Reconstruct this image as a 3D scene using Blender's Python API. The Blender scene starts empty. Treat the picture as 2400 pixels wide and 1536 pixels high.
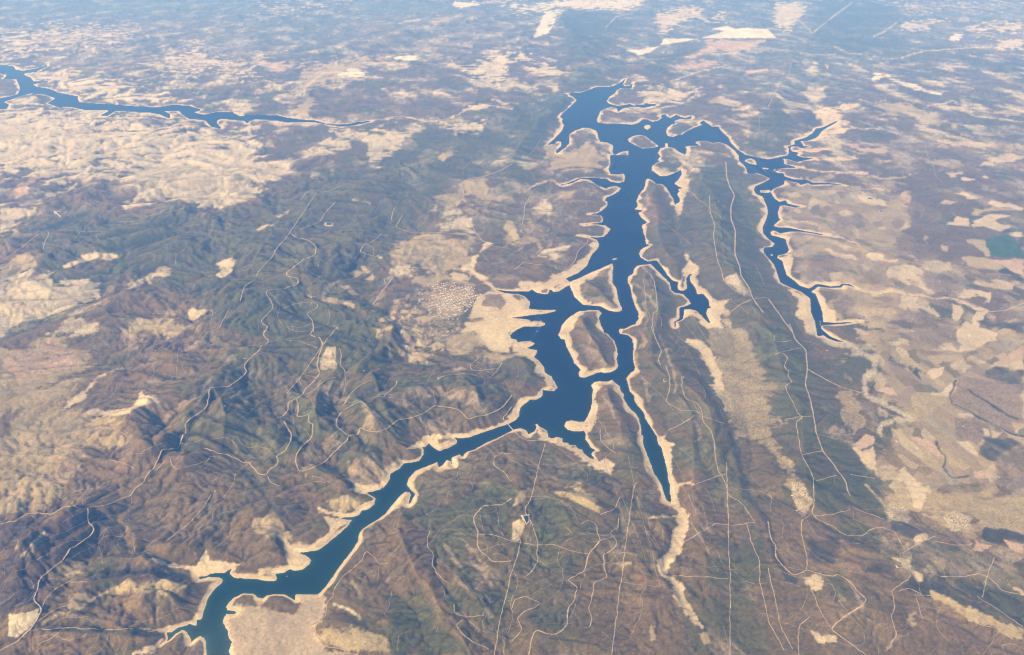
import bpy, math, random
import numpy as np

# ------------------------------------------------------------------ camera, sky, sun, exposure
scene = bpy.context.scene
H, F, PITCH = 11000.0, 1850.0, math.radians(30.0)      # flight height (m), focal length in photo pixels, tilt below the horizon
PW, PH = 2400.0, 1536.0
cam_data = bpy.data.cameras.new("camera")
cam_data.sensor_width = 36.0
cam_data.lens = 36.0 * F / PW
cam_data.clip_start = 10.0
cam_data.clip_end = 900000.0
camera = bpy.data.objects.new("camera", cam_data)
camera.location = (0, 0, H)
camera.rotation_euler = (math.radians(90) - PITCH, 0, 0)
scene.collection.objects.link(camera)
scene.camera = camera

SUN_DIR = (-0.86, -0.42)                                # horizontal direction towards the sun
SUN_EL = math.radians(35)
SUN_ROT = math.atan2(SUN_DIR[0], SUN_DIR[1])
world = bpy.data.worlds.new("World")
scene.world = world
world.use_nodes = True
wn = world.node_tree.nodes
sky = wn.new("ShaderNodeTexSky")
sky.sky_type = 'NISHITA'
sky.sun_disc = False
sky.sun_elevation = SUN_EL
sky.sun_rotation = SUN_ROT
sky.altitude = 300
sky.dust_density = 0.2
bg = wn["Background"]
bg.inputs["Strength"].default_value = 0.07
world.node_tree.links.new(sky.outputs[0], bg.inputs["Color"])
sd_ = bpy.data.lights.new("sun", 'SUN')
sd_.energy = 5.0
sd_.angle = math.radians(0.5)
sd_.color = (1.0, 0.88, 0.70)
sun = bpy.data.objects.new("sun", sd_)
sun.rotation_euler = (math.radians(90) - SUN_EL, 0, math.atan2(SUN_DIR[0], -SUN_DIR[1]))
scene.collection.objects.link(sun)
scene.view_settings.view_transform = 'Standard'
scene.view_settings.look = 'None'
scene.view_settings.gamma = 1.0
scene.view_settings.exposure = 0.86
scene.cycles.use_denoising = True
scene.cycles.filter_width = 1.2
scene.cycles.max_bounces = 5
scene.cycles.volume_bounces = 2
scene.cycles.diffuse_bounces = 2
HAZE_DENSITY = 1.4e-5
HAZE_COLOR = (0.16, 0.405, 1.0)

rng = np.random.default_rng(7)
random.seed(7)

# ------------------------------------------------------------------ survey points: photo pixel <-> ground
CP, SP = math.cos(PITCH), math.sin(PITCH)

def ground(u, v, z=0.0):
    """where the line of sight through a photo pixel meets the level z"""
    u = np.asarray(u, float); v = np.asarray(v, float)
    a = (u - PW / 2) / F; b = (PH / 2 - v) / F
    dy = CP + b * SP; dz = -SP + b * CP
    t = (z - H) / dz
    return a * t, dy * t

def to_px(x, y, z):
    dz = z - H
    d = y * CP - dz * SP
    return PW / 2 + F * x / d, PH / 2 - F * (y * SP + dz * CP) / d

K = 3.84
ORG = {}
for r_, oy in enumerate((0, 380, 760, 1136)):
    for c_, ox in enumerate((0, 600, 1200, 1800)):
        ORG["%d%d" % (r_ + 1, c_ + 1)] = (ox, oy)

def px(tile, s):
    """'x,y x,y ...' measured in one enlarged ninth of the photo -> photo pixels"""
    ox, oy = ORG[tile]
    a = np.array([[float(q) for q in p.split(',')] for p in s.split()])
    return a / K + np.array([ox, oy])

def parse(txt):
    out = []
    for line in txt.strip().splitlines():
        line = line.strip()
        if not line: continue
        head, body = line.split(':', 1)
        h = head.split()
        segs = []
        for part in body.split('|'):
            part = part.strip()
            t = h[0]
            if part[0] == '@':
                t, part = part[1:3], part[3:]
            segs.append(px(t, part))
        out.append((h, np.vstack(segs)))
    return out

WATER = """
11 edge : -60,590 60,592 120,600 140,630 210,640 330,620 425,585 420,600 330,645 225,660 210,675 280,705 300,735 400,735 470,735 380,745 290,760 330,785 440,800 520,835 620,855 700,870 705,920 840,935 1000,940 1160,955 1340,965 1420,970 1560,945 1700,955 1760,975 1815,990 1750,1010 1760,1020 1830,1035 1960,1010 2090,1012 2150,1045 2220,1050 2304,1035 2420,1037 2420,1075 2304,1075 2245,1090 2230,1115 2205,1090 2150,1085 2010,1070 1960,1078 1950,1110 2000,1165 1900,1140 1850,1085 1810,1078 1700,1070 1640,1030 1610,1000 1470,1000 1530,1030 1530,1070 1440,1030 1350,1015 1240,1010 1110,1000 1040,1000 965,1045 900,1045 990,995 850,990 760,990 650,965 560,965 540,970 430,930 500,885 400,850 280,840 180,870 30,920 80,945 60,980 -60,990 -60,900 90,870 160,850 182,800 150,712 30,710 55,690 60,670 -60,660
12 edge : -100,1035 0,1035 190,1040 270,1060 420,1080 520,1085 640,1115 740,1125 820,1120 900,1103 1060,1088 1000,1102 880,1130 780,1140 690,1130 560,1105 420,1098 280,1105 210,1090 150,1085 0,1075 -100,1075
13 edge : 500,842 620,835 700,810 760,785 900,782 960,755 990,735 1020,708 1000,760 1010,778 1060,775 1095,740 1080,765 1080,800 1040,790 980,795 940,815 930,840 880,870 850,915 870,935 940,955 1020,948 1060,938 1090,952 1190,943 1190,932 1320,945 1240,960 1190,972 1130,962 1060,965 1000,975 955,1012 945,975 900,962 850,975 790,1005 785,1030 765,1070 770,1105 860,1115 1000,1118 1080,1125 1140,1108 1175,1075 1215,1078 1260,1097 1310,1090 1350,1062 1340,1042 1380,1028 1395,1055 1430,1062 1480,1035 1510,1052 1560,1065 1620,1045 1610,1068 1500,1075 1460,1090 1470,1112 1440,1120 1400,1150 1385,1190 1400,1225 1450,1235 1490,1218 1530,1215 1560,1190 1640,1150 1715,1125 1690,1112 1715,1085 1760,1115 1800,1140 1860,1140 1870,1170 1950,1245 1970,1290 2030,1350 2100,1395 2180,1412 2304,1435 2400,1425 2400,1540 2304,1528 2250,1512 2300,1560 2120,1560 2100,1500 2040,1445 2040,1400 2000,1350 1930,1300 1860,1280 1800,1290 1780,1275 1720,1268 1660,1275 1650,1290 1690,1308 1600,1315 1560,1320 1575,1350 1560,1395 1500,1365 1460,1335 1400,1322 1400,1292 1380,1292 1380,1325 1340,1335 1310,1380 1335,1410 1310,1440 1330,1455 1260,1490 1255,1570 880,1570 890,1480 920,1455 980,1467 1030,1430 1050,1380 1045,1358 980,1370 920,1400 905,1370 910,1310 860,1285 790,1275 775,1230 765,1180 700,1155 640,1150 560,1180 515,1210 515,1290 480,1330 400,1385 395,1360 440,1320 445,1280 410,1270 390,1295 320,1305 360,1270 450,1180 470,1125 450,1100 460,1070 430,1050 470,1010 585,905 560,880
14 edge : -100,1432 0,1435 80,1420 175,1400 190,1370 180,1320 245,1300 235,1270 340,1240 400,1200 430,1160 500,1145 600,1095 640,1088 590,1120 510,1165 480,1190 440,1240 350,1272 290,1270 310,1300 320,1315 390,1325 300,1335 265,1320 210,1318 200,1340 215,1365 280,1375 255,1400 320,1420 420,1425 260,1460 200,1440 140,1430 150,1480 240,1500 320,1510 150,1515 60,1522 40,1570 -100,1570
24 edge : -230,-20 130,-20 140,35 260,45 160,55 60,68 50,75 90,100 140,100 150,130 230,155 350,160 400,185 470,185 560,190 640,200 690,215 560,202 480,202 390,207 360,190 290,208 275,188 150,165 145,200 60,240 20,265 60,330 100,358 160,345 180,375 240,390 300,402 250,412 150,390 110,395 90,450 95,500 110,520 50,575 100,590 180,590 250,605 380,630 470,645 545,660 470,658 400,643 280,627 200,627 110,642 50,615 25,630 30,660 80,670 160,695 170,740 190,790 170,825 100,840 80,860 130,890 150,960 170,1020 250,1075 280,1110 370,1140 430,1100 480,1100 560,1120 640,1113 670,1093 740,1100 800,1142 740,1117 680,1107 660,1132 560,1134 450,1124 390,1170 430,1190 460,1260 490,1350 500,1440 600,1448 700,1441 850,1437 700,1455 480,1472 475,1500 490,1570 445,1570 420,1440 385,1350 380,1230 300,1170 180,1120 110,1085 75,980 50,920 0,860 -34,820 -42,790 -24,765 0,768 40,762 60,735 0,690 -44,640 -49,590 -14,510 0,450 -10,400 -24,370 -49,310 -104,290 -129,250 -114,220 0,165 15,150 0,140 -64,110 -114,85 -154,50 -204,20
34 edge : 420,-30 470,-30 468,10 490,50 560,110 640,145 720,162 620,160 540,130 470,80 430,40
23 edge : 885,-60 1310,-60 1310,0 1260,40 1255,70 1290,100 1335,128 1400,125 1460,100 1520,70 1530,110 1500,160 1460,195 1500,220 1540,235 1490,245 1510,265 1485,290 1510,330 1510,360 1465,385 1450,330 1420,280 1390,230 1350,200 1295,195 1270,170 1230,150 1205,160 1195,220 1180,250 1140,300 1120,350 1130,400 1100,425 1180,435 1140,460 1160,500 1220,545 1170,570 1180,630 1200,680 1205,740 1240,745 1160,790 1145,830 1160,860 1220,895 1300,885 1340,930 1400,1020 1450,1070 1500,1080 1490,1120 1500,1150 1540,1162 1572,1140 1570,1080 1565,1050 1590,1015 1628,1000 1600,1040 1610,1080 1650,1130 1670,1190 1720,1185 1770,1240 1780,1300 1805,1312 1760,1320 1750,1370 1770,1410 1790,1447 1770,1450 1720,1400 1660,1340 1600,1325 1550,1325 1545,1400 1520,1430 1475,1440 1475,1480 1465,1492 1460,1440 1505,1410 1505,1310 1560,1298 1610,1275 1580,1230 1540,1190 1470,1180 1430,1150 1420,1090 1370,1040 1310,980 1250,920 1180,925 1130,935 1100,960 1090,1005 1050,1030 1040,1080 1065,1120 1080,1210 1110,1300 1140,1355 1140,1420 1110,1460 1060,1479 1010,1504 972,1499 966,1521 972,1544 1010,1552 1010,1575 200,1570 250,1481 298,1470 290,1445 210,1430 170,1440 150,1420 0,1403 -30,1400 50,1395 150,1380 300,1365 400,1340 390,1332 240,1332 150,1320 165,1260 110,1210 60,1192 0,1188 -64,1180 -124,1158 -155,1142 -74,1158 0,1163 150,1165 180,1145 220,1175 290,1190 325,1185 335,1150 360,1150 370,1170 420,1165 500,1115 520,1110 540,1160 560,1210 640,1285 800,1300 880,1340 940,1350 985,1340 985,1310 960,1250 940,1140 905,1090 905,1000 910,940 900,915 800,960 700,1000 600,1050 520,1080 480,1050 590,1000 670,940 690,890 720,830 770,780 785,740 760,700 700,678 590,664 700,675 770,680 820,675 860,640 888,605 840,572 760,562 650,565 720,555 810,545 820,510 800,480 760,475 690,472 770,460 820,430 855,395 858,360 835,345 850,320 900,300 960,265 980,235 940,218 880,225 850,240 780,215 700,160 620,152 540,190 440,213 430,207 470,200 540,175 600,150 640,140 720,142 800,148 850,150 880,175 960,190 1010,175 1020,130 1000,95 940,80 880,95 870,60 885,20
33 edge : 1150,-60 1110,0 1060,20 1010,45 972,40 966,62 972,85 1050,100 1085,140 1100,230 1090,240 1090,320 1110,390 1100,420 1060,450 1030,490 1045,540 1060,600 1100,650 1110,700 1140,740 1190,800 1200,850 1260,940 1285,985 1305,1010 1320,1080 1350,1115 1350,1130 1380,1230 1400,1330 1410,1420 1425,1440 1425,1536 |@43 1430,60 1434,120 1430,165 1390,140 1370,95 |1372,1536 1360,1500 1340,1440 1310,1390 1275,1340 1240,1240 1210,1160 1180,1080 1180,1010 1165,990 1160,930 1140,850 1110,800 1060,760 1020,700 1000,665 1008,640 975,595 970,560 940,540 900,503 860,520 790,515 740,525 715,550 730,590 725,620 720,720 690,820 650,880 600,880 540,868 490,875 470,915 500,950 560,965 650,960 670,1000 660,1040 690,1070 710,1110 760,1140 730,1150 715,1170 750,1222 700,1205 640,1160 630,1130 580,1115 570,1090 510,1090 500,1070 455,1065 450,1030 400,1015 370,1030 320,1020 325,1000 310,960 240,920 225,900 210,905 225,930 200,970 145,995 130,960 80,940 30,945 0,960 |@32 2304,960 2210,1010 2150,1040 2080,1065 2000,1110 1970,1130 1900,1150 1855,1200 1830,1175 1760,1200 1765,1270 1750,1240 1720,1220 1680,1270 1645,1290 1630,1245 1530,1285 1440,1320 1380,1380 1360,1440 1390,1490 1440,1540 |@42 1360,0 1380,30 1440,80 1400,150 1370,190 1390,100 1385,70 1350,65 1300,100 1230,180 1170,260 1110,310 1040,350 960,400 920,470 920,510 870,590 800,680 720,790 650,890 600,960 560,990 400,990 360,990 355,1050 310,1020 270,995 160,990 100,1000 60,1030 0,1015 |@41 2280,985 2200,980 2100,1020 2040,1100 2050,1130 2130,1145 2110,1165 2040,1170 2010,1220 2010,1250 2050,1310 2060,1380 2090,1420 2060,1500 2080,1536 2060,1700 2080,1900 1860,1900 1850,1700 1855,1536 1850,1450 1840,1380 1800,1365 1760,1390 1720,1425 1710,1380 1680,1330 1640,1310 1570,1360 1500,1420 1450,1450 1500,1410 1510,1380 1500,1330 1540,1330 1600,1290 1710,1255 1770,1270 1765,1210 1810,1210 1840,1120 1870,1020 1930,940 1990,890 2005,860 1970,835 1900,835 1800,850 1750,790 1800,828 1850,825 1900,800 2020,795 2050,770 2090,755 2070,800 2110,840 2180,845 2304,852 |@42 0,850 120,870 175,865 190,840 170,805 240,795 305,760 350,775 420,765 480,720 495,680 450,640 360,605 430,610 510,595 560,590 640,530 700,480 760,430 830,370 860,320 770,310 760,300 880,290 930,270 950,235 1000,225 1060,180 1075,125 1010,85 970,72 1060,60 1120,40 1150,0 |@32 1140,1480 1200,1400 1210,1345 1300,1295 1330,1250 1400,1245 1465,1230 1505,1175 1510,1130 1490,1108 1530,1100 1555,1068 1570,1090 1610,1120 1655,1140 1740,1110 1800,1075 1810,1050 1780,1020 1850,1025 1920,1020 1990,990 2100,955 2170,930 2250,905 2304,880 |20,870 60,830 75,750 110,720 160,680 230,675 275,640 275,590 320,598 375,600 410,575 380,520 350,470 295,440 290,390 240,330 190,290 210,280 228,235 160,225 120,215 160,205 208,175 165,155 110,155 50,165 40,140 -10,130 -20,100 0,80 50,45 110,20 250,22 300,5 230,-60
"""
LAND = """
11 0 : -100,655 60,670 55,690 30,710 150,712 182,800 160,850 90,870 -100,885
13 I : 1185,1140 1215,1122 1250,1130 1250,1150 1220,1170 1195,1160
13 I : 1040,1255 1090,1225 1150,1215 1200,1225 1245,1260 1315,1310 1310,1325 1230,1335 1170,1338 1110,1310 1055,1280
13 I : 2100,1440 2150,1425 2190,1445 2205,1487 2140,1475 2100,1455
23 I : 430,1536 450,1470 500,1410 600,1345 700,1335 780,1335 805,1360 780,1400 800,1470 830,1536 |@33 860,90 920,150 940,200 950,270 940,320 955,370 945,400 900,430 840,440 800,430 760,440 700,465 650,482 610,475 600,440 620,410 560,350 545,300 490,200 475,140 440,130 415,95
23 0 : 520,1078 600,1050 700,1000 800,960 900,915 910,940 905,1000 905,1090 940,1140 960,1250 985,1310 985,1340 940,1350 880,1340 800,1300 640,1285 560,1210 540,1160 520,1110
23 I : 900,878 920,868 946,868 942,874 915,880
23 0 : 2228,258 2320,252 2330,268 2310,278 2240,275
24 0 : -50,52 0,55 6,62 0,68 -45,64
24 I : 18,835 34,830 48,838 34,845
"""
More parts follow.
